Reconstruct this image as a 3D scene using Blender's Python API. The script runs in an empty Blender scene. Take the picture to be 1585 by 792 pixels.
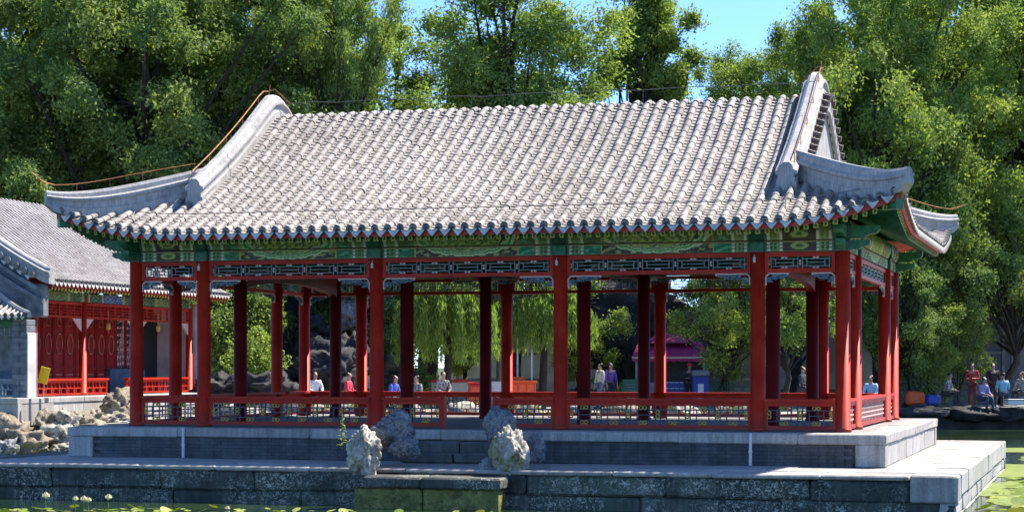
import bpy, bmesh, math, random
import numpy as np
from mathutils import Vector, Matrix, noise

random.seed(7)
rng = np.random.default_rng(11)
PI = math.pi
R = math.radians
SC = bpy.context.scene
COL = SC.collection

# ------------------------------------------------------------------ camera
EYE = 1.143                      # eye height above the pavilion floor (z = 0)
FPX = 3109.0                     # focal length in photograph pixels (1585 wide)
cam_data = bpy.data.cameras.new('camera')
cam_data.sensor_width = 36.0
cam_data.lens = 36.0 * FPX / 1585.0
cam_data.shift_y = (567 - 396) / 1585.0
cam_data.clip_start = 0.5
cam_data.clip_end = 4000.0
cam = bpy.data.objects.new('camera', cam_data)
COL.objects.link(cam)
cam.location = (0, 0, EYE)
cam.rotation_euler = (R(90), 0, 0)
SC.camera = cam

# ------------------------------------------------------------------ light
YAW = -16.45
ex = Vector((math.cos(R(YAW)), math.sin(R(YAW)), 0))
ey = Vector((-math.sin(R(YAW)), math.cos(R(YAW)), 0))
SUN = (0.46 * ex + 0.56 * ey + Vector((0, 0, 1))).normalized()
sun_el = math.asin(SUN.z)
sun_az = math.atan2(SUN.x, SUN.y)
world = bpy.data.worlds.new('World')
SC.world = world
world.use_nodes = True
wn = world.node_tree
wn.nodes.clear()
wo = wn.nodes.new('ShaderNodeOutputWorld')
wb = wn.nodes.new('ShaderNodeBackground')
sky = wn.nodes.new('ShaderNodeTexSky')
sky.sky_type = 'NISHITA'
sky.sun_disc = False
sky.sun_elevation = sun_el
sky.sun_rotation = sun_az
sky.altitude = 100
sky.air_density = 0.7
sky.dust_density = 0.0
sky.ozone_density = 10.0
wb.inputs['Strength'].default_value = 0.13
wn.links.new(sky.outputs[0], wb.inputs['Color'])
wn.links.new(wb.outputs[0], wo.inputs['Surface'])
sd = bpy.data.lights.new('sun', 'SUN')
sd.energy = 5.0
sd.angle = R(0.5)
sd.color = (1.0, 0.92, 0.80)
sun = bpy.data.objects.new('sun', sd)
COL.objects.link(sun)
sun.rotation_euler = SUN.to_track_quat('Z', 'Y').to_euler()
sun.location = (30, 20, 60)
vs = SC.view_settings
vs.view_transform = 'Standard'
vs.look = 'None'
vs.exposure = 1.26
vs.gamma = 1.0
SC.cycles.max_bounces = 9
SC.cycles.diffuse_bounces = 6
SC.cycles.transmission_bounces = 6
SC.cycles.transparent_max_bounces = 6

# ------------------------------------------------------------------ materials
def M(name, build):
    m = bpy.data.materials.new(name)
    m.use_nodes = True
    nt = m.node_tree
    bsdf = nt.nodes['Principled BSDF']
    build(nt, bsdf)
    return m

def nd(nt, kind, **kw):
    n = nt.nodes.new(kind)
    for k, v in kw.items():
        if k in n.inputs:
            n.inputs[k].default_value = v
        else:
            setattr(n, k, v)
    return n

def ramp(nt, fac, stops):
    r = nt.nodes.new('ShaderNodeValToRGB')
    el = r.color_ramp.elements
    while len(el) > 1:
        el.remove(el[-1])
    el[0].position = stops[0][0]
    el[0].color = (*stops[0][1], 1)
    for p, c in stops[1:]:
        e = el.new(p)
        e.color = (*c, 1)
    nt.links.new(fac, r.inputs[0])
    return r.outputs[0]

def mix(nt, fac, a, b, mode='MIX'):
    n = nt.nodes.new('ShaderNodeMix')
    n.data_type = 'RGBA'
    n.blend_type = mode
    for s, v in ((n.inputs[0], fac), (n.inputs[6], a), (n.inputs[7], b)):
        if hasattr(v, 'links') or isinstance(v, bpy.types.NodeSocket):
            nt.links.new(v, s)
        elif isinstance(v, (int, float)):
            s.default_value = v
        else:
            s.default_value = (*v, 1)
    return n.outputs[2]

def math_n(nt, op, a, b=0.0):
    n = nt.nodes.new('ShaderNodeMath')
    n.operation = op
    for s, v in ((n.inputs[0], a), (n.inputs[1], b)):
        if isinstance(v, bpy.types.NodeSocket):
            nt.links.new(v, s)
        else:
            s.default_value = v
    return n.outputs[0]

def coords(nt, world_space=True, scale=(1, 1, 1), obj=False):
    if world_space:
        g = nt.nodes.new('ShaderNodeNewGeometry')
        o = g.outputs['Position']
    else:
        g = nt.nodes.new('ShaderNodeTexCoord')
        o = g.outputs['Object']
    mp = nt.nodes.new('ShaderNodeMapping')
    mp.inputs['Scale'].default_value = scale
    nt.links.new(o, mp.inputs[0])
    return mp.outputs[0]

def tex_noise(nt, vec, scale, detail=4, rough=0.55, out='Fac', dist=0.0):
    n = nt.nodes.new('ShaderNodeTexNoise')
    n.inputs['Scale'].default_value = scale
    n.inputs['Detail'].default_value = detail
    n.inputs['Roughness'].default_value = rough
    n.inputs['Distortion'].default_value = dist
    nt.links.new(vec, n.inputs['Vector'])
    return n.outputs[out]

def bump(nt, bsdf, h, strength=0.3, dist=0.02):
    b = nt.nodes.new('ShaderNodeBump')
    b.inputs['Strength'].default_value = strength
    b.inputs['Distance'].default_value = dist
    nt.links.new(h, b.inputs['Height'])
    nt.links.new(b.outputs[0], bsdf.inputs['Normal'])

def piece_random(nt):
    i = nt.nodes.new('ShaderNodeObjectInfo')
    return i.outputs['Random']

def attr(nt, name='tint'):
    a = nt.nodes.new('ShaderNodeAttribute')
    a.attribute_name = name
    return a

def plain(name, c, rough=0.55, var=0.12, scale=8, metal=0.0, spec=None, bmp=0.0):
    def b(nt, s):
        v = coords(nt)
        f = tex_noise(nt, v, scale)
        lo = tuple(x * (1 - var * 2) for x in c)
        hi = tuple(min(1, x * (1 + var)) for x in c)
        nt.links.new(ramp(nt, f, [(0.3, lo), (0.7, hi)]), s.inputs['Base Color'])
        s.inputs['Roughness'].default_value = rough
        s.inputs['Metallic'].default_value = metal
        if spec is not None:
            s.inputs['Specular IOR Level'].default_value = spec
        if bmp:
            bump(nt, s, tex_noise(nt, v, scale * 4), bmp, 0.01)
    return M(name, b)

MT = {}
# weathered grey roof tile; every tile has its own tone
def _tile(tone_source):
    def b(nt, s):
        v = coords(nt)
        if tone_source == 'object':
            rnd = piece_random(nt)
        else:
            rnd = attr(nt).outputs['Fac']
        base = ramp(nt, rnd, [(0.0, (0.27, 0.25, 0.238)), (0.35, (0.36, 0.335, 0.315)), (0.7, (0.42, 0.39, 0.37)), (1.0, (0.49, 0.46, 0.44))])
        f = tex_noise(nt, v, 9, 5, 0.6)
        base = mix(nt, 0.75, base, ramp(nt, f, [(0.3, (0.55, 0.54, 0.53)), (0.7, (1.0, 1.0, 1.0))]), 'MULTIPLY')
        f2 = tex_noise(nt, v, 45, 3, 0.7)
        base = mix(nt, 0.28, base, ramp(nt, f2, [(0.38, (0.5, 0.48, 0.47)), (0.6, (1, 1, 1))]), 'MULTIPLY')
        f3 = tex_noise(nt, v, 2.2, 4, 0.6)
        lich = ramp(nt, f3, [(0.56, (0, 0, 0)), (0.72, (1, 1, 1))])
        base = mix(nt, math_n(nt, 'MULTIPLY', lich, 0.35), base, (0.33, 0.32, 0.25))
        big = tex_noise(nt, v, 0.45, 4, 0.6)
        base = mix(nt, 0.8, base, ramp(nt, big, [(0.3, (0.72, 0.71, 0.70)), (0.6, (1, 1, 1))]), 'MULTIPLY')
        drip = tex_noise(nt, coords(nt, True, (4.5, 0.5, 0.5)), 1.0, 4, 0.6)
        base = mix(nt, 0.5, base, ramp(nt, drip, [(0.36, (0.62, 0.61, 0.60)), (0.52, (1, 1, 1))]), 'MULTIPLY')
        nt.links.new(base, s.inputs['Base Color'])
        s.inputs['Roughness'].default_value = 0.75
        bump(nt, s, f2, 0.35, 0.006)
    return b
MT['tile'] = M('grey_tile', _tile('object'))
MT['tile_mass'] = M('grey_tile_mass', _tile('attr'))
def _ridge(nt, s):
    v = coords(nt)
    f = tex_noise(nt, v, 3.5, 6, 0.65)
    c = ramp(nt, f, [(0.25, (0.27, 0.26, 0.25)), (0.5, (0.41, 0.395, 0.38)), (0.75, (0.50, 0.48, 0.465))])
    f2 = tex_noise(nt, coords(nt, True, (9, 9, 1.2)), 3, 4, 0.6)
    c = mix(nt, 0.45, c, ramp(nt, f2, [(0.42, (0.45, 0.45, 0.46)), (0.6, (1, 1, 1))]), 'MULTIPLY')
    nt.links.new(c, s.inputs['Base Color'])
    s.inputs['Roughness'].default_value = 0.8
    bump(nt, s, f, 0.3, 0.01)
MT['ridge'] = M('grey_ridge_plaster', _ridge)
def _red(nt, s):
    v = coords(nt)
    f = tex_noise(nt, v, 1.6, 5, 0.6)
    c = ramp(nt, f, [(0.25, (0.34, 0.015, 0.008)), (0.5, (0.52, 0.026, 0.010)), (0.75, (0.60, 0.05, 0.018))])
    f2 = tex_noise(nt, coords(nt, True, (30, 30, 2)), 1.5, 3, 0.6)
    c = mix(nt, 0.55, c, ramp(nt, f2, [(0.35, (0.62, 0.6, 0.6)), (0.55, (1, 1, 1))]), 'MULTIPLY')
    f3 = tex_noise(nt, v, 7, 6, 0.7)
    c = mix(nt, math_n(nt, 'MULTIPLY', ramp(nt, f3, [(0.58, (0, 0, 0)), (0.66, (1, 1, 1))]), 0.35), c, (0.30, 0.06, 0.04))
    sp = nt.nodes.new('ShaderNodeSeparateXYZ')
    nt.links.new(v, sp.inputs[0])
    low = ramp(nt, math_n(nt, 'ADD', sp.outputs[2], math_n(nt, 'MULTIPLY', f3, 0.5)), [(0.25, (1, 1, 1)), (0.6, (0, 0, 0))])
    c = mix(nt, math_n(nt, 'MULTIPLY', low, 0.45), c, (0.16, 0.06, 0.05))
    nt.links.new(c, s.inputs['Base Color'])
    s.inputs['Roughness'].default_value = 0.5
    s.inputs['Specular IOR Level'].default_value = 0.22
    bump(nt, s, f2, 0.12, 0.004)
MT['red'] = M('red_lacquer', _red)
def _shaded_red(nt, s):
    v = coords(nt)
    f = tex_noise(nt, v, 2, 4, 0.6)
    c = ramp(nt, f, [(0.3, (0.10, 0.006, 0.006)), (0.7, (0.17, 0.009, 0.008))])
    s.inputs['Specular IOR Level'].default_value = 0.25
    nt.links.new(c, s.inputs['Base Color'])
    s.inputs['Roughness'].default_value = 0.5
MT['shaded_red'] = M('shaded_red_lacquer', _shaded_red)  # inner woodwork: red lacquer with the interior shade put into its colour
MT['door_red'] = plain('faded_red_door_paint', (0.30, 0.012, 0.012), 0.6, 0.2, 3, spec=0.25)
MT['disc'] = plain('dark_tile_end', (0.11, 0.11, 0.115), 0.8, 0.35, 12)
MT['drip'] = plain('sunlit_drip_tile', (0.58, 0.56, 0.54), 0.8, 0.2, 12)  # pale colour paints in the sunlight on the tile troughs
MT['tile_dark'] = plain('dark_brown_tile', (0.13, 0.10, 0.09), 0.8, 0.3, 9)  # even dark brown for the verge edge tiles
MT['fascia'] = plain('red_fascia_paint', (0.45, 0.03, 0.018), 0.5)
def _stone(lo, mid, hi, streak=0.5, rnd=True, speck=0.5):
    def b(nt, s):
        v = coords(nt)
        f = tex_noise(nt, v, 2.3, 6, 0.65)
        c = ramp(nt, f, [(0.25, lo), (0.5, mid), (0.75, hi)])
        f2 = tex_noise(nt, coords(nt, True, (7, 7, 0.5)), 1.6, 5, 0.65)
        c = mix(nt, streak, c, ramp(nt, f2, [(0.38, (0.32, 0.32, 0.31)), (0.58, (1, 1, 1))]), 'MULTIPLY')
        f3 = tex_noise(nt, v, 38, 3, 0.7)
        c = mix(nt, speck, c, ramp(nt, f3, [(0.36, (0.45, 0.45, 0.44)), (0.55, (1, 1, 1))]), 'MULTIPLY')
        if rnd:
            c = mix(nt, 1.0, c, ramp(nt, piece_random(nt), [(0, (0.78, 0.77, 0.76)), (1, (1.0, 1.0, 1.0))]), 'MULTIPLY')
        nt.links.new(c, s.inputs['Base Color'])
        s.inputs['Roughness'].default_value = 0.8
        bump(nt, s, f3, 0.4, 0.006)
    return b
MT['stone'] = M('pale_platform_stone', _stone((0.35, 0.325, 0.305), (0.47, 0.445, 0.42), (0.56, 0.53, 0.505), 0.45))
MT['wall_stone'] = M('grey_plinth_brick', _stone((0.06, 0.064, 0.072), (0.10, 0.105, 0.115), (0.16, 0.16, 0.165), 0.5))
MT['step_stone'] = M('dark_step_stone', _stone((0.08, 0.08, 0.082), (0.14, 0.14, 0.142), (0.21, 0.205, 0.2), 0.4))
MT['floor_stone'] = M('floor_brick', _stone((0.16, 0.16, 0.16), (0.24, 0.235, 0.23), (0.30, 0.295, 0.29), 0.0, False))
MT['plinth'] = M('pale_plinth_stone', _stone((0.40, 0.375, 0.35), (0.50, 0.475, 0.45), (0.6, 0.57, 0.54), 0.4))
# lower platform: dark weathered limestone with algae and pale lichen crust
def _algae(nt, s):
    v = coords(nt)
    f = tex_noise(nt, v, 1.3, 6, 0.65)
    c = ramp(nt, f, [(0.3, (0.03, 0.033, 0.03)), (0.5, (0.075, 0.08, 0.07)), (0.7, (0.16, 0.155, 0.135))])
    f2 = tex_noise(nt, coords(nt, True, (5, 5, 0.5)), 1.7, 5, 0.65)
    c = mix(nt, 0.8, c, ramp(nt, f2, [(0.38, (0.28, 0.28, 0.27)), (0.58, (1, 1, 1))]), 'MULTIPLY')
    fg = tex_noise(nt, v, 0.9, 5, 0.6)
    c = mix(nt, math_n(nt, 'MULTIPLY', ramp(nt, fg, [(0.45, (0, 0, 0)), (0.68, (1, 1, 1))]), 0.6), c, (0.045, 0.10, 0.055))
    # lichen crust: ragged pale specks
    f4 = tex_noise(nt, v, 17, 5, 0.75, dist=1.2)
    patch = tex_noise(nt, v, 1.1, 3, 0.6)
    m = math_n(nt, 'MULTIPLY', ramp(nt, f4, [(0.52, (0, 0, 0)), (0.58, (1, 1, 1))]), ramp(nt, patch, [(0.40, (0, 0, 0)), (0.54, (1, 1, 1))]))
    c = mix(nt, m, c, (0.42, 0.42, 0.37))
    c = mix(nt, 1.0, c, ramp(nt, piece_random(nt), [(0, (0.6, 0.6, 0.62)), (1, (1.15, 1.12, 1.05))]), 'MULTIPLY')
    nt.links.new(c, s.inputs['Base Color'])
    s.inputs['Roughness'].default_value = 0.75
    bump(nt, s, f4, 0.5, 0.015)
MT['algae'] = M('algae_stained_stone', _algae)
def _rock(lo, mid, hi, moss=0.3):
    def b(nt, s):
        v = coords(nt)
        f = tex_noise(nt, v, 3.2, 7, 0.7)
        c = ramp(nt, f, [(0.3, lo), (0.5, mid), (0.72, hi)])
        vo = nt.nodes.new('ShaderNodeTexVoronoi')
        vo.inputs['Scale'].default_value = 11
        nt.links.new(v, vo.inputs['Vector'])
        c = mix(nt, 0.7, c, ramp(nt, vo.outputs['Distance'], [(0.08, (0.15, 0.14, 0.13)), (0.30, (1, 1, 1))]), 'MULTIPLY')
        c = mix(nt, 0.6, c, ramp(nt, tex_noise(nt, v, 13, 6, 0.75, dist=0.8), [(0.40, (0.25, 0.24, 0.23)), (0.56, (1, 1, 1))]), 'MULTIPLY')
        fm = tex_noise(nt, v, 2.1, 4, 0.6)
        c = mix(nt, math_n(nt, 'MULTIPLY', ramp(nt, fm, [(0.54, (0, 0, 0)), (0.66, (1, 1, 1))]), moss), c, (0.14, 0.16, 0.03))
        nt.links.new(c, s.inputs['Base Color'])
        s.inputs['Roughness'].default_value = 0.85
        bump(nt, s, tex_noise(nt, v, 22, 5, 0.7), 0.7, 0.02)
    return b
MT['rock'] = M('pale_garden_rock', _rock((0.16, 0.135, 0.11), (0.36, 0.33, 0.28), (0.62, 0.59, 0.53), 0.7))
MT['rock_brown'] = M('brown_bank_rock', _rock((0.13, 0.10, 0.07), (0.29, 0.235, 0.17), (0.50, 0.43, 0.33), 0.25))
MT['rock_shaded'] = M('shaded_rockery_stone', _rock((0.012, 0.013, 0.016), (0.03, 0.031, 0.036), (0.08, 0.08, 0.09), 0.0))  # dark colour carries the shade of the trees on these rocks
MT['rock_cream'] = M('cream_garden_rock', _rock((0.20, 0.165, 0.12), (0.48, 0.43, 0.35), (0.74, 0.69, 0.60), 0.75))
MT['moss'] = M('mossy_yellow_stone', _rock((0.06, 0.06, 0.025), (0.24, 0.22, 0.06), (0.42, 0.37, 0.13), 0.5))
MT['rock_grey'] = M('blue_grey_rock', _rock((0.11, 0.11, 0.12), (0.23, 0.23, 0.25), (0.42, 0.42, 0.44), 0.0))
# painted colours stored per vertex (painted beams)
def _paint(nt, s):
    a = attr(nt, 'paint')
    v = coords(nt)
    f = tex_noise(nt, v, 25, 4, 0.6)
    c = mix(nt, 0.5, a.outputs['Color'], ramp(nt, f, [(0.35, (0.6, 0.6, 0.6)), (0.6, (1, 1, 1))]), 'MULTIPLY')
    nt.links.new(c, s.inputs['Base Color'])
    s.inputs['Roughness'].default_value = 0.6
MT['paint'] = M('painted_beam_decoration', _paint)
MT['green'] = plain('green_beam_paint', (0.03, 0.17, 0.075), 0.5, 0.25, 12)
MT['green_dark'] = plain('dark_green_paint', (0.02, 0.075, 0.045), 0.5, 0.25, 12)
MT['gold'] = plain('gold_paint', (0.55, 0.36, 0.07), 0.45, 0.2, 30)
MT['rafter_end'] = plain('yellow_green_rafter_end', (0.44, 0.40, 0.06), 0.5, 0.35, 40)
MT['lattice'] = plain('pale_green_lattice_paint', (0.20, 0.27, 0.29), 0.55, 0.25, 14)
MT['lattice_dark'] = plain('dark_blue_lattice_paint', (0.045, 0.07, 0.10), 0.55, 0.25, 14)
MT['pink'] = plain('pale_pink_trim', (0.72, 0.46, 0.40), 0.55, 0.12, 20)
MT['carve'] = plain('blue_green_carving', (0.08, 0.17, 0.24), 0.55, 0.5, 26)
MT['ceiling'] = plain('dark_ceiling_board', (0.035, 0.05, 0.05), 0.7, 0.3, 3)
MT['copper'] = plain('copper_conductor', (0.36, 0.15, 0.05), 0.45, 0.25, 9, 0.4)
MT['wire'] = plain('dull_steel_wire', (0.12, 0.115, 0.11), 0.5)
MT['pipe'] = plain('pale_pvc_pipe', (0.62, 0.62, 0.66), 0.4, 0.1)
MT['bark'] = plain('dark_bark', (0.035, 0.03, 0.026), 0.9, 0.35, 9, bmp=0.6)
MT['white_wall'] = plain('whitewashed_wall', (0.62, 0.61, 0.6), 0.8, 0.15, 1.2)
MT['grey_wall'] = plain('grey_brick_wall_plaster', (0.11, 0.12, 0.145), 0.8, 0.2, 1.0)
MT['blue_grey'] = plain('blue_grey_brick', (0.17, 0.19, 0.215), 0.8, 0.25, 4)
MT['dado'] = plain('slate_blue_dado', (0.07, 0.12, 0.19), 0.75, 0.15, 4)
MT['yellow'] = plain('yellow_plastic', (0.8, 0.62, 0.01), 0.4, 0.05)
MT['orange'] = plain('orange_painted_panel', (0.75, 0.10, 0.015), 0.45, 0.1)
MT['bright_red'] = plain('bright_red_cloth', (0.6, 0.02, 0.02), 0.5, 0.15)
MT['purple'] = plain('magenta_awning_cloth', (0.40, 0.02, 0.12), 0.7, 0.12)
MT['bin_green'] = plain('green_bin_paint', (0.015, 0.13, 0.07), 0.45, 0.1)
MT['bin_blue'] = plain('blue_bin_paint', (0.03, 0.06, 0.35), 0.45, 0.1)
MT['white'] = plain('white_paint', (0.75, 0.75, 0.75), 0.5, 0.05)
MT['grey_metal'] = plain('grey_metal', (0.22, 0.25, 0.28), 0.4, 0.1, 8, 0.3)
MT['black'] = plain('black_plastic', (0.02, 0.02, 0.022), 0.5, 0.2)
def leaf_mat(name, dark, mid, light, trans=0.38):
    m = bpy.data.materials.new(name)
    m.use_nodes = True
    nt = m.node_tree
    nt.nodes.clear()
    out = nt.nodes.new('ShaderNodeOutputMaterial')
    a = attr(nt)
    oi = nt.nodes.new('ShaderNodeObjectInfo')
    c = ramp(nt, a.outputs['Fac'], [(0.0, dark), (0.5, mid), (1.0, light)])
    d = nt.nodes.new('ShaderNodeBsdfDiffuse')
    t = nt.nodes.new('ShaderNodeBsdfTranslucent')
    g = nt.nodes.new('ShaderNodeBsdfGlossy')
    g.inputs['Roughness'].default_value = 0.6
    g.inputs['Color'].default_value = (0.6, 0.6, 0.6, 1)
    nt.links.new(c, d.inputs['Color'])
    tc = mix(nt, 1.0, c, (1.45, 1.5, 0.7), 'MULTIPLY')
    nt.links.new(tc, t.inputs['Color'])
    m1 = nt.nodes.new('ShaderNodeMixShader')
    m1.inputs[0].default_value = trans
    nt.links.new(d.outputs[0], m1.inputs[1])
    nt.links.new(t.outputs[0], m1.inputs[2])
    m2 = nt.nodes.new('ShaderNodeMixShader')
    m2.inputs[0].default_value = 0.025
    nt.links.new(m1.outputs[0], m2.inputs[1])
    nt.links.new(g.outputs[0], m2.inputs[2])
    nt.links.new(m2.outputs[0], out.inputs['Surface'])
    return m
MT['leaf_dark'] = leaf_mat('dark_green_leaves', (0.075, 0.135, 0.045), (0.17, 0.25, 0.07), (0.32, 0.37, 0.10))
MT['leaf_mid'] = leaf_mat('mid_green_leaves', (0.10, 0.17, 0.05), (0.21, 0.30, 0.08), (0.39, 0.43, 0.13))
MT['leaf_light'] = leaf_mat('yellow_green_leaves', (0.11, 0.18, 0.05), (0.22, 0.31, 0.075), (0.40, 0.44, 0.12))
MT['leaf_willow'] = leaf_mat('willow_leaves', (0.09, 0.16, 0.04), (0.18, 0.28, 0.06), (0.34, 0.40, 0.09), 0.45)
MT['pad'] = leaf_mat('lily_pad_green', (0.10, 0.16, 0.03), (0.20, 0.27, 0.05), (0.34, 0.37, 0.12), 0.15)
MT['shaded_bank'] = plain('shaded_bank_stone', (0.05, 0.05, 0.048), 0.8, 0.4, 2)  # upright bank faces, darkened in colour to stand for shade
MT['petal'] = plain('cream_lily_petal', (0.85, 0.78, 0.45), 0.5, 0.05)

# ------------------------------------------------------------------ mesh helpers
def P(px, py, Z):
    """the real point seen at photograph pixel (px, py) at distance Z"""
    return Vector(((px - 792.5) / FPX * Z, Z, EYE - (py - 567) / FPX * Z))

class MB:
    def __init__(self):
        self.v = []
        self.f = []
        self.m = []
        self.t = []          # per-vertex tint
        self.tint = 0.5

    def add(self, vs, fs, mi=0):
        o = len(self.v)
        self.v.extend([tuple(p) for p in vs])
        self.t.extend([self.tint] * len(vs))
        for f in fs:
            self.f.append(tuple(i + o for i in f))
            self.m.append(mi)
        return self

    def box(self, x0, x1, y0, y1, z0, z1, mi=0):
        vs = [(x, y, z) for z in (z0, z1) for y in (y0, y1) for x in (x0, x1)]
        return self.add(vs, [(0, 2, 3, 1), (4, 5, 7, 6), (0, 1, 5, 4), (2, 6, 7, 3), (0, 4, 6, 2), (1, 3, 7, 5)], mi)

    def cbox(self, x0, x1, y0, y1, z0, z1, c=0.02, jit=0.0, mi=0):
        """chamfered, slightly uneven block"""
        c = min(c, (x1 - x0) / 3, (y1 - y0) / 3, (z1 - z0) / 3)
        vs = []
        idx = {}
        for sx in (0, 1):
            for sy in (0, 1):
                for sz in (0, 1):
                    p = [(x0, x1)[sx], (y0, y1)[sy], (z0, z1)[sz]]
                    j = [random.uniform(-jit, jit) for _ in range(3)]
                    s = [1 - 2 * sx, 1 - 2 * sy, 1 - 2 * sz]
                    for ax in range(3):           # vertex lying on the face normal to ax
                        q = [p[k] + j[k] + (s[k] * c if k != ax else 0) for k in range(3)]
                        idx[(sx, sy, sz, ax)] = len(vs)
                        vs.append(q)
        fs = []
        def face(keys, n):
            pts = [Vector(vs[idx[k]]) for k in keys]
            nn = (pts[1] - pts[0]).cross(pts[2] - pts[1])
            ks = keys if nn.dot(Vector(n)) > 0 else keys[::-1]
            fs.append(tuple(idx[k] for k in ks))
        for ax in range(3):
            o1, o2 = [k for k in range(3) if k != ax]
            for sgn in (0, 1):
                keys = []
                for a, b in ((0, 0), (1, 0), (1, 1), (0, 1)):
                    s = [0, 0, 0]
                    s[ax] = sgn
                    s[o1] = a
                    s[o2] = b
                    keys.append((*s, ax))
                n = [0, 0, 0]
                n[ax] = 2 * sgn - 1
                face(keys, n)
            for a in (0, 1):
                for b in (0, 1):
                    s0 = [0, 0, 0]
                    s0[o1] = a
                    s0[o2] = b
                    s1 = list(s0)
                    s1[ax] = 1
                    n = [0, 0, 0]
                    n[o1] = 2 * a - 1
                    n[o2] = 2 * b - 1
                    face([(*s0, o1), (*s1, o1), (*s1, o2), (*s0, o2)], n)
        for sx in (0, 1):
            for sy in (0, 1):
                for sz in (0, 1):
                    face([(sx, sy, sz, 0), (sx, sy, sz, 1), (sx, sy, sz, 2)], (2 * sx - 1, 2 * sy - 1, 2 * sz - 1))
        return self.add(vs, fs, mi)

    def bar(self, p, q, w, h, mi=0, up=(0, 0, 1)):
        p, q = Vector(p), Vector(q)
        d = (q - p)
        if d.length < 1e-6:
            return self
        d.normalize()
        up = Vector(up)
        if abs(d.dot(up)) > 0.95:
            up = Vector((0, 1, 0))
        s = d.cross(up).normalized()
        u = s.cross(d).normalized()
        vs = []
        for c in (p, q):
            for a, b in ((-1, -1), (1, -1), (1, 1), (-1, 1)):
                vs.append(c + s * (a * w / 2) + u * (b * h / 2))
        return self.add(vs, [(3, 2, 1, 0), (4, 5, 6, 7), (0, 1, 5, 4), (1, 2, 6, 5), (2, 3, 7, 6), (3, 0, 4, 7)], mi)

    def tube(self, pts, r, n=8, mi=0, caps=True):
        pts = [Vector(p) for p in pts]
        rs = r if isinstance(r, (list, tuple)) else [r] * len(pts)
        vs = []
        ref = Vector((0, 0, 1))
        for i, p in enumerate(pts):
            d = (pts[min(i + 1, len(pts) - 1)] - pts[max(i - 1, 0)]).normalized()
            rf = ref if abs(d.dot(ref)) < 0.95 else Vector((1, 0, 0))
            s = d.cross(rf).normalized()
            u = s.cross(d).normalized()
            for k in range(n):
                a = 2 * PI * k / n
                vs.append(p + (s * math.cos(a) + u * math.sin(a)) * rs[i])
        fs = []
        for i in range(len(pts) - 1):
            for k in range(n):
                a, b = i * n + k, i * n + (k + 1) % n
                fs.append((a, a + n, b + n, b))
        if caps:
            fs.append(tuple(range(n)))
            fs.append(tuple(range((len(pts) - 1) * n, len(pts) * n))[::-1])
        return self.add(vs, fs, mi)

    def lathe(self, prof, n=16, c=(0, 0, 0), mi=0):
        vs = []
        for r, z in prof:
            for k in range(n):
                a = 2 * PI * k / n
                vs.append((c[0] + r * math.cos(a), c[1] + r * math.sin(a), c[2] + z))
        fs = []
        for i in range(len(prof) - 1):
            for k in range(n):
                a, b = i * n + k, i * n + (k + 1) % n
                fs.append((a, b, b + n, a + n))
        fs.append(tuple(range(n))[::-1])
        fs.append(tuple(range((len(prof) - 1) * n, len(prof) * n)))
        return self.add(vs, fs, mi)

    def sweep(self, pts, prof, mi=0, lateral=None):
        """closed profile [(lateral, up)] swept along pts; up stays vertical"""
        pts = [Vector(p) for p in pts]
        n = len(prof)
        vs = []
        for i, p in enumerate(pts):
            d = pts[min(i + 1, len(pts) - 1)] - pts[max(i - 1, 0)]
            if lateral is None:
                s = Vector((d.y, -d.x, 0)).normalized()
            else:
                s = Vector(lateral)
            for a, b in prof:
                vs.append(p + s * a + Vector((0, 0, b)))
        fs = []
        for i in range(len(pts) - 1):
            for k in range(n):
                a, b = i * n + k, i * n + (k + 1) % n
                fs.append((a, b, b + n, a + n))
        fs.append(tuple(range(n))[::-1])
        fs.append(tuple(range((len(pts) - 1) * n, len(pts) * n)))
        return self.add(vs, fs, mi)

    def grid(self, nu, nv, fn, mi=0, flip=False):
        vs = [fn(i / nu, j / nv) for j in range(nv + 1) for i in range(nu + 1)]
        w = nu + 1
        fs = []
        for j in range(nv):
            for i in range(nu):
                q = (j * w + i, j * w + i + 1, (j + 1) * w + i + 1, (j + 1) * w + i)
                fs.append(q[::-1] if flip else q)
        return self.add(vs, fs, mi)

    def xform(self, mat, start=0):
        for i in range(start, len(self.v)):
            self.v[i] = tuple(mat @ Vector(self.v[i]))
        return self

    def mesh(self, name, mats, smooth=False, recalc=False):
        me = bpy.data.meshes.new(name)
        me.from_pydata(self.v, [], self.f)
        if not isinstance(mats, (list, tuple)):
            mats = [mats]
        for m in mats:
            me.materials.append(m)
        if len(mats) > 1:
            me.polygons.foreach_set('material_index', self.m)
        if recalc:
            bm = bmesh.new()
            bm.from_mesh(me)
            bmesh.ops.recalc_face_normals(bm, faces=bm.faces)
            bm.to_mesh(me)
            bm.free()
        a = me.attributes.new('tint', 'FLOAT', 'POINT')
        a.data.foreach_set('value', self.t)
        if smooth:
            me.polygons.foreach_set('use_smooth', [True] * len(me.polygons))
        me.update()
        return me

    def build(self, name, mats, parent=None, smooth=False, recalc=False, **kw):
        return put(name, self.mesh(name, mats, smooth, recalc), parent, **kw)

def put(name, me, parent=None, loc=(0, 0, 0), rot=(0, 0, 0), scale=(1, 1, 1), kind=None):
    o = bpy.data.objects.new(name, me)
    COL.objects.link(o)
    o.location = loc
    o.rotation_euler = rot
    o.scale = scale
    if parent is not None:
        o.parent = parent
    if kind:
        o['kind'] = kind
    return o

def tag(o, label, cat, group=None, kind=None):
    o['label'] = label
    o['category'] = cat
    if group:
        o['group'] = group
    if kind:
        o['kind'] = kind
    return o

def thing(name, label, cat, loc=(0, 0, 0), rotz=0.0, group=None, scale=None):
    o = bpy.data.objects.new(name, None)
    COL.objects.link(o)
    o.location = loc
    o.rotation_euler = (0, 0, rotz)
    if scale:
        o.scale = scale
    return tag(o, label, cat, group)

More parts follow.
